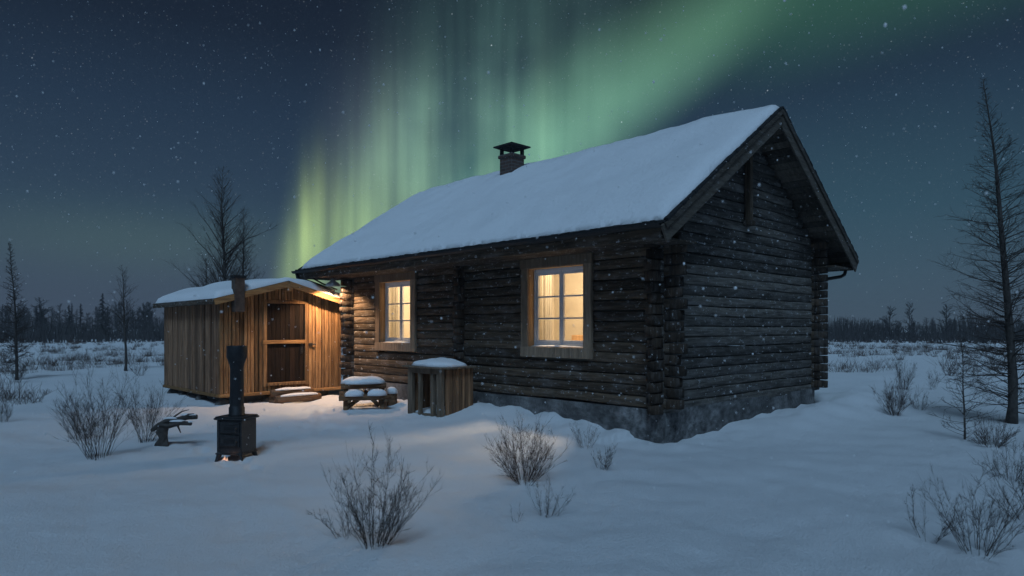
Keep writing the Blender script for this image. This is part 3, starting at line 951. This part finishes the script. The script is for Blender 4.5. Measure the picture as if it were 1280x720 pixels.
for i in range(nx):
    for j in range(ny): mb.f.append((i*(ny+1)+j, (i+1)*(ny+1)+j, (i+1)*(ny+1)+j+1, i*(ny+1)+j+1))
nb = len(mb.v)
rim = [i*(ny+1) for i in range(nx+1)] + [nx*(ny+1)+j for j in range(1, ny+1)] + [i*(ny+1)+ny for i in range(nx-1, -1, -1)] + [j for j in range(ny-1, 0, -1)]
for k in rim: p = mb.v[k]; mb.v.append((p[0], p[1], sp_(p[0], p[1]).z+.001))
for q in range(len(rim)):
    r2 = (q+1) % len(rim); mb.f.append((rim[q], nb+q, nb+r2, rim[r2]))
mb.build('roof_snow', SNOW, SHEDO, True)
# door
mb = MB(); x = DX0+.012
while x < DX1-.02:
    x1 = min(x+rng.uniform(.10, .13), DX1-.012); mb.box(x, x1-.005, .0, .034, DZ0+.01, DZ1-.01, .004); x = x1
door = mb.build('door', DOOR, SHEDO)
mb = MB(); mb.box(DX0-.10, DX1+.03, -.045, -.018, 1.30, 1.385, .006); mb.build('cross_bar', SHEDX, door)
mb = MB(); mb.tube([(DX1-.08, -.02, 1.27), (DX1-.08, -.075, 1.27), (DX1-.08, -.075, 1.10), (DX1-.08, -.02, 1.10)], .010, 8)
mb.box(DX1-.11, DX1-.05, -.012, .0, 1.05, 1.32, .003); mb.build('handle', IRON, door)
mb = MB()
mb.box(DX0-.085, DX0, -.036, .028, DZ0-.09, DZ1+.085, .006); mb.box(DX1, DX1+.085, -.036, .028, DZ0-.09, DZ1+.085, .006)
mb.box(DX0+.002, DX1-.002, -.034, .028, DZ1, DZ1+.083, .006); mb.box(DX0+.002, DX1-.002, -.06, .028, DZ0-.07, DZ0, .006)
mb.build('door_frame', SHED, SHEDO)
mb = MB(); mb.box(DX1+.10, DX1+.19, -.055, -.018, 1.24, 1.31, .006); mb.tube([(DX1+.19, -.05, 1.275), (DX1+.27, -.06, 1.275)], .014, 8); mb.build('latch', IRON, SHEDO)
# square flue up the front
mb = MB(); fx = .33
mb.box(fx-.11, fx+.11, -.30, -.10, 2.02, 2.78, .012); mb.box(fx-.07, fx+.07, -.11, -.012, 2.06, 2.2, .006)
fl = mb.build('flue', FLUE, SHEDO)
mb = MB(); mb.box(fx-.13, fx+.13, -.32, -.08, 2.76, 2.83, .01); mb.build('flue_cap', TAR, fl)
# steps
STEP = thing('door_steps', 'two log steps with snow on them below the shed door', 'steps', H(SG0+1.05, SL0-.16, 0), RZ)
STEP.location.z = gz(STEP.location.x, STEP.location.y)
for k, (yy, zz, ln) in enumerate(((-.13, .22, 1.0), (-.40, .10, 1.06))):
    mb = MB(); mb.tube([(0, yy, zz), (.3, yy+.01, zz+.005), (.7, yy-.005, zz), (ln, yy, zz+.004)], [.085, .09, .088, .085], 12); o = mb.build('step', RUSTIC, STEP, True)
    mb = MB(); mb.blob(ln/2, yy, zz+.062, ln/2-.02, .09, .055, seed=k+3); mb.build('step_snow', SNOW, o, True)
mb = MB(); mb.box(.02, .14, -.46, .06, -.15, .06, .01); mb.box(.85, .97, -.46, .06, -.15, .06, .01); mb.box(.03, .13, -.2, .06, .05, .15, .01); mb.box(.86, .96, -.2, .06, .05, .15, .01); mb.build('stringer', RUSTIC, STEP)

# ------------------------------------------------------------------ kennel against the wall
kp = spot(552, 521)
KG, KL = toGL(kp.x, kp.y)
KEN = thing('kennel', 'square plank kennel with open slatted front and a snow covered lid', 'kennel', (kp.x, kp.y, kp.z-.03), RZ)
KW, KD, KH = .74, 1.02, .88            # x into the wall, y along it
rng = random.Random(8)
mb = MB(); x = .10
while x < KW:
    x1 = min(x+rng.uniform(.06, .09), KW+.01); mb.box(x, x1-.010, -rng.uniform(.0, .022), .028, .0+rng.uniform(-.05, .05), KH, .004); x = x1
x = .04
while x < KW:
    mb.box(x, min(x+.1, KW), KD-.028, KD, 0, KH, .004); x += .106
y = 0.03
while y < KD: mb.box(KW-.03, KW, y, min(y+.1, KD-.03), 0, KH, .004); y += .106
mb.build('side_boards', HUT, KEN)
for (y0, y1, x0) in ((-.03, .12, -.03), (.24, .32, -.012), (.64, .70, -.012), (.88, 1.02, -.02)):
    mb = MB(); mb.box(x0, x0+.075, y0, y1, -.08, KH, .01); mb.build('post', HUTDARK, KEN)
mb = MB(); mb.box(-.012, .03, .0, KD-.02, KH-.1, KH-.005, .006); mb.build('head_rail', HUTDARK, KEN)
mb = MB(); mb.box(.02, KW-.03, .03, KD-.03, -.05, .03, .004); mb.build('floor_board', HUTDARK, KEN)
mb = MB(); mb.box(-.10, KW+.0, -.10, KD+.08, KH, KH+.035, .008); lid = mb.build('lid', HUTDARK, KEN)
mb = MB(); mb.blob(KW/2-.05, KD/2-.01, KH+.034, .405, .575, .15, seed=2.2, n=36, m=10, rag=.05, flat=1.5); mb.build('lid_snow', SNOW, lid, True)

# ------------------------------------------------------------------ log picnic table
tp = spot(455, 510)
TBL = thing('picnic_table', 'low rustic log picnic table with snow pads on top and benches', 'table', tp, R(14))
rng = random.Random(21)
mb = MB()
for y in (-.2, -.07, .06, .19): mb.tube([(-.46, y, .47), (0, y+.01, .475), (.44, y, .47)], [.056, .062, .055], 10, jit=.10, rng=rng)
top = mb.build('tabletop', RUSTIC, TBL, True)
mb = MB(); mb.blob(-.01, -.01, .515, .47, .31, .15, seed=4.4, n=40, m=10, rag=.09); mb.build('table_snow', SNOW, top, True)
for y in (-.47, .47):
    mb = MB(); mb.tube([(-.50, y, .262), (0, y-.01, .268), (.52, y, .258)], [.052, .060, .05], 10, jit=.10, rng=rng); bn = mb.build('bench', RUSTIC, TBL, True)
    for xc, rx in ((-.20, .20), (.23, .19)):
        mb = MB(); mb.blob(xc, y, .298, rx, .105, .13, seed=xc*7+y, n=28, m=8, rag=.16); mb.build('bench_snow', SNOW, bn, True)
for x in (-.36, .36):
    for s_ in (-1, 1):
        mb = MB(); mb.tube([(x, s_*.50, -.1), (x, s_*.30, .17), (x, s_*.12, .43)], [.058, .055, .05], 9, jit=.06, rng=rng); mb.build('leg', RUSTIC, TBL, True)
    mb = MB(); mb.tube([(x+.06, -.54, .19), (x+.06, .54, .19)], .036, 9, jit=.06, rng=rng); mb.build('bench_support', RUSTIC, TBL, True)
mb = MB(); mb.tube([(-.34, -.36, .06), (.02, -.20, .30)], .042, 9, jit=.06, rng=rng); mb.tube([(.30, -.10, .05), (.0, -.06, .36)], .042, 9, jit=.06, rng=rng); mb.build('brace', RUSTIC, TBL, True)
# log stool beside it
sp0 = spot(490, 507)
STL = thing('log_stool', 'short log stool capped with snow at right of picnic table', 'stool', sp0, R(20))
mb = MB(); mb.tube([(0,0,-.1), (0,0,.16), (0.005,0,.24)], [.11,.10,.105], 14, jit=.05, rng=rng); st = mb.build('stool_log', RUSTIC, STL, True)
mb = MB(); mb.blob(0, 0, .235, .13, .13, .13, seed=7.7); mb.build('stool_snow', SNOW, st, True)

# ------------------------------------------------------------------ iron stove in the yard
sv = spot(296, 577)
STO = thing('iron_stove', 'black cast iron stove with tall capped pipe standing in snow', 'stove', sv, R(-12))
BW, BD = .178, .165
mb = MB(); mb.box(-BW, BW, -BD, BD, .112, .545, .010); body = mb.build('firebox', IRON, STO)
mb = MB(); mb.box(-BW-.028, BW+.028, -BD-.028, BD+.028, .545, .572, .008); mb.box(-BW-.015, BW+.015, -BD-.015, BD+.015, .571, .588, .006); mb.build('stove_top', IRON, STO)
mb = MB(); mb.box(-BW-.014, BW+.014, -BD-.014, BD+.014, .098, .120, .008); mb.build('base_plate', IRON, STO)
def stove_door(z0, z1, x0, x1):
    m = MB(); m.box(x0, x1, -BD-.022, -BD-.001, z0, z1, .008); m.box(x0+.02, x1-.02, -BD-.032, -BD-.02, z0+.02, z0+.034, .003); m.box(x0+.02, x1-.02, -BD-.032, -BD-.02, z1-.034, z1-.02, .003)
    d_ = m.build('stove_door', IRON, STO)
    m = MB(); m.box(x0+.055, x1-.055, -BD-.026, -BD-.0215, z0+.052, z1-.052, .002); m.build('opening_shade_plate', TAR, d_)  # solid dark plate on the door, its colour stands in for an opening's shade
    m = MB(); m.tube([(x1-.025, -BD-.022, (z0+z1)/2), (x1-.025, -BD-.06, (z0+z1)/2), (x1-.025, -BD-.06, (z0+z1)/2-.05)], .009, 8); m.build('handle', IRON, d_)
stove_door(.37, .52, -.115, .155); stove_door(.20, .355, -.115, .155)
mb = MB(); mb.box(-.165, -.128, -BD-.014, -BD-.001, .16, .53, .006); mb.build('side_trim', IRON, STO)
for sx in (-1, 1):
    for sy in (-1, 1):
        mb = MB(); mb.tube([(sx*(BW-.03), sy*(BD-.03), .125), (sx*(BW-.015), sy*(BD-.015), .07), (sx*(BW+.0), sy*(BD+.0), .02), (sx*(BW+.016), sy*(BD+.016), -.05)], [.040, .030, .021, .024], 8); mb.build('leg', IRON, STO, True)
mb = MB()
mb.lathe([(.106, .583), (.106, .60), (.098, .61), (.098, .69), (.09, .70), (.087, .72), (.082, 1.20), (.086, 1.21), (.090, 1.25), (.118, 1.33), (.124, 1.34), (.124, 1.485), (.118, 1.495), (.108, 1.495), (.108, 1.36), (.02, 1.34)], 24)
mb.build('stovepipe', IRON2, STO, True)
mb = MB(); rng = random.Random(3)
for k, (fx_, fh) in enumerate(((-.02, .08), (-.045, .05), (.01, .06))):
    mb.lathe([(.004, .0), (.013, .02), (.015, .035), (.008, .02+fh*.6), (.001, .02+fh)], 10, fx_, -BD-.05+rng.uniform(-.01, .01))
mb.build('flame', m_emit('flame_glow', (1, .60, .40), .42), STO, True)
mb = MB(); mb.blob(-.015, -BD-.05, -.01, .05, .04, .022, seed=3, rag=.4); mb.build('embers', m_emit('ember_glow', (1, .45, .22), .16), STO, True)
li = bpy.data.lights.new('stove_light', 'POINT'); li.energy = .10; li.color = (1, .5, .2); li.shadow_soft_size = .03
lo = bpy.data.objects.new('stove_light', li); COL.objects.link(lo); lo.parent = STO; lo.location = (-.01, -BD-.12, .08)

# ------------------------------------------------------------------ chopping stump and forked log
q = spot(203, 557)
STU = thing('tree_stump', 'small dark stump standing in snow left of iron stove', 'stump', q, .3)
rng = random.Random(31)
mb = MB(); mb.tube([(0,0,-.1), (0,0,.03), (.012,.0,.10), (-.004,.01,.18), (.015,.01,.27)], [.11, .088, .062, .07, .066], 11, jit=.24, rng=rng); mb.build('stump_wood', BARK, STU)
mb = MB(); mb.blob(.015, .01, .265, .075, .075, .035, seed=5); mb.build('stump_snow', SNOW, STU, True)
BR = thing('forked_log', 'dark forked log with snow streaks leaning on the small stump', 'log', (q.x, q.y, q.z), .12)
mb = MB()
mb.tube([(-.16, .05, .20), (-.05, .01, .27), (.06, .0, .33), (.20, .03, .345), (.33, .01, .385), (.46, .02, .38)], [.024, .036, .044, .038, .036, .030], 9, jit=.22, rng=rng)
mb.tube([(-.02, -.05, .285), (.12, -.07, .275), (.26, -.05, .315), (.41, -.08, .30)], [.028, .034, .030, .026], 9, jit=.22, rng=rng)
mb.tube([(.16, .0, .34), (.22, -.03, .26), (.25, -.02, .17)], [.022, .015, .007], 7, jit=.2, rng=rng)
mb.tube([(.10, .02, .34), (.15, .08, .40), (.23, .10, .455), (.30, .16, .47)], [.02, .014, .009, .004], 7, jit=.2, rng=rng)
mb.tube([(.30, .01, .38), (.36, -.04, .43), (.44, -.06, .44)], [.016, .010, .004], 7, jit=.2, rng=rng)
mb.build('log_wood', BARK, BR)
mb = MB(); mb.blob(.10, .01, .362, .09, .03, .03, seed=1, rot=.15, rag=.3); mb.blob(.34, .012, .408, .10, .026, .028, seed=2, rot=.05, rag=.3); mb.blob(.22, -.055, .33, .10, .028, .026, seed=6, rag=.3); mb.blob(.40, -.075, .322, .04, .02, .018, seed=9, rag=.3); mb.build('log_snow', SNOW, BR, True)

# ------------------------------------------------------------------ plants
def stem_path(p, d, ln, n, rng, up=.0, wob=.12):
    pts = [p.copy()]; d = d.normalized()
    for i in range(n):
        d = (d + Vector((rng.gauss(0, wob), rng.gauss(0, wob), rng.gauss(0, wob)+up))).normalized()
        pts.append(pts[-1] + d*(ln/n))
    return pts
def shrub_mesh(seed, n, h, spread, sub=5, thick=.006, fine=True):
    rng = random.Random(seed); m = MB()
    for i in range(n):
        a = rng.uniform(0, 6.283); tilt = spread*math.sqrt(rng.random())
        ln = h*rng.uniform(.55, 1.08)*(1-.22*tilt/max(spread, .01))
        d = Vector((math.cos(a)*math.sin(tilt), math.sin(a)*math.sin(tilt), math.cos(tilt)))
        p0 = Vector((math.cos(a)*rng.uniform(0, .10)*h, math.sin(a)*rng.uniform(0, .10)*h, -.08))
        r = thick*rng.uniform(.28, .62)
        P = stem_path(p0, d, ln+.08, 7, rng, .045, .10); m.twig(P, r, r*.25)
        for k in range(rng.randint(sub+1, sub+5)):
            q = rng.uniform(.25, .92); i0 = min(6, int(q*7)); p = P[i0].lerp(P[i0+1], q*7-i0)
            d2 = (P[i0+1]-P[i0]).normalized() + Vector((rng.gauss(0, .46), rng.gauss(0, .42), rng.gauss(.05, .25)))
            l2 = ln*rng.uniform(.14, .40)*(1.15-q*.6)
            Q = stem_path(p, d2, l2, 4, rng, .06, .10); m.twig(Q, r*.5, r*.18)
            if fine:
                for kk in range(rng.randint(4, 8)):
                    j = rng.randint(1, 3); d3 = (Q[j+1]-Q[j]).normalized() + Vector((rng.gauss(0, .5), rng.gauss(0, .5), rng.gauss(.05, .3)))
                    m.twig(stem_path(Q[j], d3, l2*rng.uniform(.25, .5), 2, rng, .05, .1), r*.32, r*.14)
    return m
def shrub(px, py, label, seed, n, h, spread, group='bare shrubs in the snow', mat=None, sub=5, thick=.006, name='bare_shrub', cat='shrub'):
    p = spot(px, py); o = shrub_mesh(seed, n, h, spread, sub, thick).build(name, mat or TWIG)
    o.location = p
    return tag(o, label, cat, group)
shrub(468, 681, 'large spreading bare shrub in the centre foreground snow', 41, 54, .82, .70, thick=.0052)
shrub(438, 671, 'low leaning bare twigs at left of the large foreground shrub', 42, 13, .42, .75, thick=.0042)
shrub(655, 602, 'dense upright bare shrub in front of the near window', 43, 68, .80, .72, mat=TWIG2, thick=.005)
shrub(682, 645, 'small sparse shrub just below the dense upright shrub', 44, 15, .40, .62, thick=.0036)
shrub(733, 560, 'thin bare shrub nearest the stone foundation', 45, 17, .52, .55, mat=TWIG2, thick=.004)
shrub(753, 586, 'little twiggy shrub in front of the thin foundation shrub', 46, 17, .40, .60, thick=.004)
shrub(122, 572, 'tall bare shrub at the left of the yard', 47, 46, 1.30, .62, sub=6, thick=.006)
shrub(98, 549, 'low bushy tangle behind the tall left shrub', 58, 24, .85, .85, sub=5, thick=.005)
shrub(182, 552, 'bare shrub growing beside the small dark stump', 48, 40, 1.05, .55, sub=6, thick=.0055)
shrub(1222, 690, 'broad bare shrub in the bottom right corner', 49, 30, .76, .74, thick=.0055)
shrub(1158, 672, 'leaning bare twigs at left of the bottom right shrub', 50, 10, .55, .95, thick=.0048)
shrub(1290, 655, 'bare shrub cut by the right edge of the view', 51, 24, .85, .75, thick=.0055)
shrub(1240, 556, 'low dense shrub at the foot of the tall bare larch', 52, 55, .50, 1.0, mat=TWIG2, thick=.005)
shrub(1118, 521, 'round bare shrub on open snow right of the house', 53, 52, .78, .65, mat=TWIG2, thick=.006)
shrub(1130, 487, 'slender shrub behind the round shrub at right', 54, 24, 1.1, .40, thick=.007)
shrub(1165, 487, 'thin upright shrub between slender shrub and sapling', 55, 13, .75, .35, thick=.006)
shrub(1150, 512, 'small leaning shrub just right of the round shrub', 81, 16, .5, .8, thick=.005)
shrub(1187, 470, 'wide low shrub far out on the snowfield near the larch', 82, 30, .75, .95, mat=TWIG2, thick=.008)
shrub(1096, 462, 'far bushy shrub between house and slender shrub', 83, 24, .7, .8, mat=TWIG2, thick=.008)
shrub(1262, 600, 'tangled low shrub above the bottom right shrub', 84, 22, .55, .9, thick=.0045)
shrub(60, 462, 'wide brown shrub out on the left snowfield', 85, 26, .8, .9, mat=TWIG2, thick=.008)
shrub(176, 470, 'fine brown shrub close to the shed side wall', 86, 22, .85, .7, mat=TWIG2, thick=.007)
shrub(104, 452, 'far brown shrub out beyond the tall left shrub', 87, 26, .8, .9, mat=TWIG2, thick=.009)
shrub(20, 478, 'small bare shrub under the far left tree', 56, 21, .9, .7, thick=.007)
shrub(3, 527, 'bare shrub cut by the left edge of the view', 57, 21, .55, .6, thick=.005)
shrub(44, 503, 'little tuft of twigs near the left edge', 59, 18, .4, .8, thick=.005)
shrub(488, 590, 'few thin stalks behind the large foreground shrub', 60, 9, .55, .22, thick=.0028, name='weed_stalks', cat='weeds', group='stalks in the snow')
shrub(645, 652, 'single short stalk left of the small sparse shrub', 61, 3, .20, .3, sub=1, thick=.003, name='weed_stalks', cat='weeds', group='stalks in the snow')

def bare_tree(name, px, py, H_, width, nbr, label, seed, cat='tree', r0=None, lean=(0, 0), droop=.0, first=.12, dens=1.0, mat=BARK, group='bare trees', twig_r=.006, p=None, shape='cone', fork=None):
    rng = random.Random(seed); p = p or spot(px, py)
    t = thing(name, label, cat, p, 0, group)
    r0 = r0 or H_*.016
    n = 14; P = []
    for i in range(n+1):
        f = i/n
        P.append(Vector((lean[0]*f*f + .012*H_*noise.noise(Vector((f*3, seed, 0))), lean[1]*f*f + .012*H_*noise.noise(Vector((f*3, seed, 5))), -.12 + (H_+.12)*f)))
    m = MB(); m.tube(P, [max(r0*(1-i/n)**.85*(1.35 if i == 0 else 1), .006) for i in range(n+1)], 9, jit=.07, rng=rng)
    m.build('trunk', mat, t, True)
    m = MB()
    for b in range(nbr):
        f = first + (1-first)*((b+rng.random())/nbr)**1.0
        i0 = min(n-1, int(f*n)); base = P[i0].lerp(P[i0+1], f*n-i0)
        g = (f-first)/(1-first)
        if shape == 'cone': prof = (1-g)**.75*(.55+.45*min(1, g*6+.2))
        else: prof = (1-g)**.62*(.6+.4*min(1, g*5))
        ln = max(width*prof*rng.uniform(.55, 1.1), .05*H_*(1-g)+.06)
        a = rng.uniform(0, 6.283)
        el = R(rng.uniform(-8, 26)) + (R(25)*g if shape == 'cone' else R(44)-R(8)*g)
        d = Vector((math.cos(a)*math.cos(el), math.sin(a)*math.cos(el), math.sin(el)))
        if rng.random() < .12: ln *= 1.35
        rb = max(twig_r*.9, min(r0*.32, ln*.014))
        Q = stem_path(base, d, ln, 6, rng, .035-droop, .09)
        m.twig(Q, rb, twig_r*.35)
        for k in range(max(2, int(ln*11*dens*rng.uniform(.7, 1.3)))):
            q = rng.uniform(.12, 1)**.8; j = min(5, int(q*6)); pp = Q[j].lerp(Q[j+1], min(1, q*6-j))
            dd = (Q[j+1]-Q[j]).normalized()*.75 + Vector((rng.gauss(0, .5), rng.gauss(0, .5), rng.gauss(.06-droop*2, .38)))
            l2 = ln*rng.uniform(.13, .38)*(1.15-q*.6)+.03
            T = stem_path(pp, dd, l2, 3, rng, .03-droop, .13); m.twig(T, twig_r*.6, twig_r*.25)
            for kk in range(rng.randint(1, 3)):
                j2 = rng.randint(0, 2); d3 = (T[j2+1]-T[j2]).normalized() + Vector((rng.gauss(0, .6), rng.gauss(0, .6), rng.gauss(.0, .45)))
                m.twig(stem_path(T[j2+1], d3, l2*rng.uniform(.25, .55), 2, rng, 0, .12), twig_r*.42, twig_r*.2)
    m.build('crown', mat if mat is not BARK else TWIG, t)
    return t
bare_tree('bare_larch', 1264, 529, 6.0, 1.15, 340, 'tall bare larch at the right edge of the view', 71, r0=.080, lean=(-.42, .1), droop=.02, first=.05, dens=1.5, twig_r=.0044)
bare_tree('birch_sapling', 1206, 549, 1.45, 0.52, 60, 'small bare sapling standing left of the tall larch', 72, r0=.017, lean=(-.06, 0), first=.06, dens=1.3, twig_r=.0042)
bare_tree('bare_birch', 280, 464, 8.2, 2.3, 190, 'taller of two bare birches rising behind the shed roof', 73, r0=.10, first=.18, dens=.9, twig_r=.0056, p=gp(at(279, 27), 27), shape='birch')
bare_tree('bare_birch', 306, 464, 6.7, 1.5, 140, 'shorter bare birch right of the taller one behind the shed', 74, r0=.07, first=.25, dens=.9, twig_r=.0056, p=gp(at(304, 28), 28), shape='birch')
bare_tree('bare_birch', 255, 464, 4.6, 1.7, 80, 'low bushy birch left of the two birches behind the shed', 78, r0=.05, first=.15, dens=.85, twig_r=.008, p=gp(at(257, 27.5), 27.5), shape='round')
bare_tree('thin_birch', 157, 463, 4.15, 1.0, 80, 'thin lone birch standing on the snow left of the shed', 75, r0=.055, lean=(-.16, 0), first=.30, dens=.9, twig_r=.0056, shape='birch')
bare_tree('bare_larch', 21, 476, 4.5, .70, 220, 'bushy dark tree at the left edge before the far forest', 76, r0=.05, lean=(-.22, 0), first=.12, dens=1.0, twig_r=.010)

# ------------------------------------------------------------------ far forest
def far_tree_mesh(seed, kind):
    rng = random.Random(seed); m = MB(); h = 1.0
    m.twig([Vector((0,0,-.05)), Vector((rng.uniform(-.01,.01),0,.5)), Vector((rng.uniform(-.02,.02),0,1.0))], .012, .003)
    if kind == 'spruce':
        for k in range(120):
            f = .06+.94*(k/120); w = .16*(1-f)**.8*rng.uniform(.5, 1.15)+.012
            a = rng.uniform(0, 6.283); p = Vector((0, 0, f)); q = Vector((math.cos(a)*w, math.sin(a)*w, f-.35*w+rng.uniform(-.01, .01)))
            m.twig([p, p.lerp(q, .5)+Vector((0,0,.01)), q], .010, .004)
    else:
        for k in range(34):
            f = .22+.78*(k/34)**.9; w = .24*(math.sin(math.pi*min(1, f*.8+.1))**.8)*rng.uniform(.4, 1.1)
            a = rng.uniform(0, 6.283); p = Vector((0, 0, f*.95)); d = Vector((math.cos(a), math.sin(a), rng.uniform(.4, 1.3)))
            P = stem_path(p, d, w, 3, rng, .08, .15); m.twig(P, .006, .0025)
            for kk in range(4):
                j = rng.randint(1, 2); m.twig(stem_path(P[j], d+Vector((rng.gauss(0,.6), rng.gauss(0,.6), rng.gauss(.1,.3))), w*.45, 2, rng, .05, .15), .004, .002)
    return m
PROTO = [far_tree_mesh(200+i, 'spruce' if i in (0, 3, 6) else 'birch') for i in range(9)]
def add_proto(dst, m, loc, s, sw, rz):
    b = len(dst.v); c, sn = math.cos(rz), math.sin(rz)
    dst.v += [(loc[0]+(x*c-y*sn)*s*sw, loc[1]+(x*sn+y*c)*s*sw, loc[2]+z*s) for x, y, z in m.v]
    dst.f += [tuple(b+i for i in q) for q in m.f]
rng = random.Random(77)
mb = MB()
for i in range(900):
    a = R(rng.uniform(-44, 44)); r = rng.uniform(105, 190)
    x, y = r*math.sin(a), r*math.cos(a)
    dens = .55+.45*noise.noise(Vector((a*9, 2, 0)))
    left = a < 0
    hh = (rng.uniform(3.2, 7.2) if left else rng.uniform(2.2, 4.0))*(.75+.5*dens)*r/150
    add_proto(mb, PROTO[rng.choice((0,1,2,4,5,7,8,1,2,4,5,7,8,3,6))], (x, y, gz(x, y)-.3), hh, rng.uniform(.8, 1.5), rng.uniform(0, 6))
o = mb.build('far_forest', FAR); tag(o, 'dark far-off forest closing the snowfield on both sides', 'forest', kind='stuff')
# brushwood that closes the foot of the forest
mb = MB()
for i in range(11000):
    a = R(rng.uniform(-46, 46)); r = rng.uniform(96, 150); x, y = r*math.sin(a), r*math.cos(a)
    hh = rng.uniform(1.4, 4.2)*(.8+.5*noise.noise(Vector((a*14, 7, 0))))*r/130; z = gz(x, y)-.2
    p = Vector((x, y, z)); q = p+Vector((rng.gauss(0, .45), rng.gauss(0, .4), hh))
    mb.twig([p, p.lerp(q, .5)+Vector((rng.gauss(0,.1), 0, 0)), q], rng.uniform(.05, .12), .02)
o = mb.build('brushwood', FAR); tag(o, 'low dark brushwood along the foot of the forest', 'brushwood', kind='stuff')
meshes = {}
def far_tree(px, Y, h, k, sw, label):
    x = at(px, Y); 
    if k not in meshes:
        o = PROTO[k].build('forest_tree', FAR); meshes[k] = o
    else:
        o = meshes[k].copy(); COL.objects.link(o)
    o.location = (x, Y, gz(x, Y)-.2); o.scale = (h*sw, h*sw, h); o.rotation_euler = (0, 0, px*.37)
    tag(o, label, 'tree', 'trees standing out of the far forest')
far_tree(128, 100, 7.0, 0, 1.3, 'dark pointed spruce rising above the forest left of the thin birch')
far_tree(50, 98, 6.2, 1, 1.5, 'broad bare tree above the forest near the left edge')
far_tree(86, 102, 5.4, 3, 1.4, 'short dark spruce between the broad bare tree and pointed spruce')
far_tree(101, 101, 5.6, 6, 1.3, 'narrow dark spruce close left of the pointed spruce')
far_tree(180, 96, 5.6, 2, 1.4, 'pale bare tree above the forest beside the shed wall')
far_tree(1112, 95, 5.0, 4, 1.5, 'rounded bare tree above the forest right of the house')
far_tree(1137, 97, 5.9, 5, 1.0, 'thin tall bare tree above the right hand forest')
far_tree(1183, 92, 5.2, 7, 1.6, 'wide bare tree above the forest left of the tall larch')

# ------------------------------------------------------------------ scrub on the snowfield
rng = random.Random(99); mb = MB(); cnt = 0
while cnt < 3300:
    a = R(rng.uniform(-43, 43)); r = 17*math.exp(rng.random()*1.75); x, y = r*math.sin(a), r*math.cos(a)
    g, l = toGL(x, y)
    if -3.6 < g < 6.6 and -1 < l < 14.5: cnt += 1; continue
    if noise.noise(Vector((x*.13, y*.10, 3))) + .35*noise.noise(Vector((x*.5, y*.4, 1))) < .06 - sstep(18, 60, r)*.22: cnt += .25; continue
    cnt += 1; z = gz(x, y); hh = rng.uniform(.15, .62)*(1+.25*(rng.random() < .12)); sp = rng.uniform(.12, .45)
    for k in range(rng.randint(12, 26)):
        p = Vector((x+rng.gauss(0, sp*.45), y+rng.gauss(0, sp*.45), z-.05)); q = p+Vector((rng.gauss(0, hh*.38), rng.gauss(0, hh*.38), hh*rng.uniform(.45, 1.1)))
        mb.twig([p, q], max(.004, r*.00017), .0015)
o = mb.build('scrub', SCRUB); tag(o, 'brown tufts of scrub and dry grass poking through the snowfield', 'scrub', kind='stuff')

# ------------------------------------------------------------------ falling snow
def flakes():
    rng = random.Random(123); m = MB()
    t = (1+5**.5)/2
    V = [Vector(p).normalized() for p in ((-1,t,0),(1,t,0),(-1,-t,0),(1,-t,0),(0,-1,t),(0,1,t),(0,-1,-t),(0,1,-t),(t,0,-1),(t,0,1),(-t,0,-1),(-t,0,1))]
    Fc = ((0,11,5),(0,5,1),(0,1,7),(0,7,10),(0,10,11),(1,5,9),(5,11,4),(11,10,2),(10,7,6),(7,1,8),(3,9,4),(3,4,2),(3,2,6),(3,6,8),(3,8,9),(4,9,5),(2,4,11),(6,2,10),(8,6,7),(9,8,1))
    for i in range(3000):
        Y = 2.4*math.exp(rng.random()**.8*1.6); x = Y*rng.uniform(-.84, .84); z = CAMZ + Y*rng.uniform(-.30, .52)
        if z < gz(x, Y)+.05: continue
        g, l = toGL(x, Y)
        if -.5 < g < 6 and -.6 < l < 9.5 and z < 6: continue
        r = rng.choice((.0014, .0018, .0022, .0026, .0032, .0044))*(1 if rng.random() > .04 else 1.8)
        st = Vector((rng.uniform(.8, 1.3), 1, rng.uniform(.8, 1.5)))
        b = len(m.v)
        m.v += [(x+v.x*r*st.x, Y+v.y*r, z+v.z*r*st.z) for v in V]; m.f += [tuple(b+q for q in f) for f in Fc]
    o = m.build('snowflakes', FLAKE, None, True); tag(o, 'small snowflakes drifting through the night air', 'snowflakes', kind='stuff')
flakes()

# ------------------------------------------------------------------ frosty air
hb = MB(); hb.box(-420, 420, -40, 330, -3.5, 14)
hm = bpy.data.materials.new('frosty_air'); hm.use_nodes = True
ht = hm.node_tree; ht.nodes.clear()
ho = ht.nodes.new('ShaderNodeOutputMaterial'); hv = ht.nodes.new('ShaderNodeVolumePrincipled')
hv.inputs['Color'].default_value = (.82, .90, 1, 1); hv.inputs['Density'].default_value = .0009; hv.inputs['Anisotropy'].default_value = .1
ht.links.new(hv.outputs[0], ho.inputs['Volume'])
o = hb.build('haze', hm); tag(o, 'thin frosty haze filling the air over yard and fields', 'haze', kind='stuff')
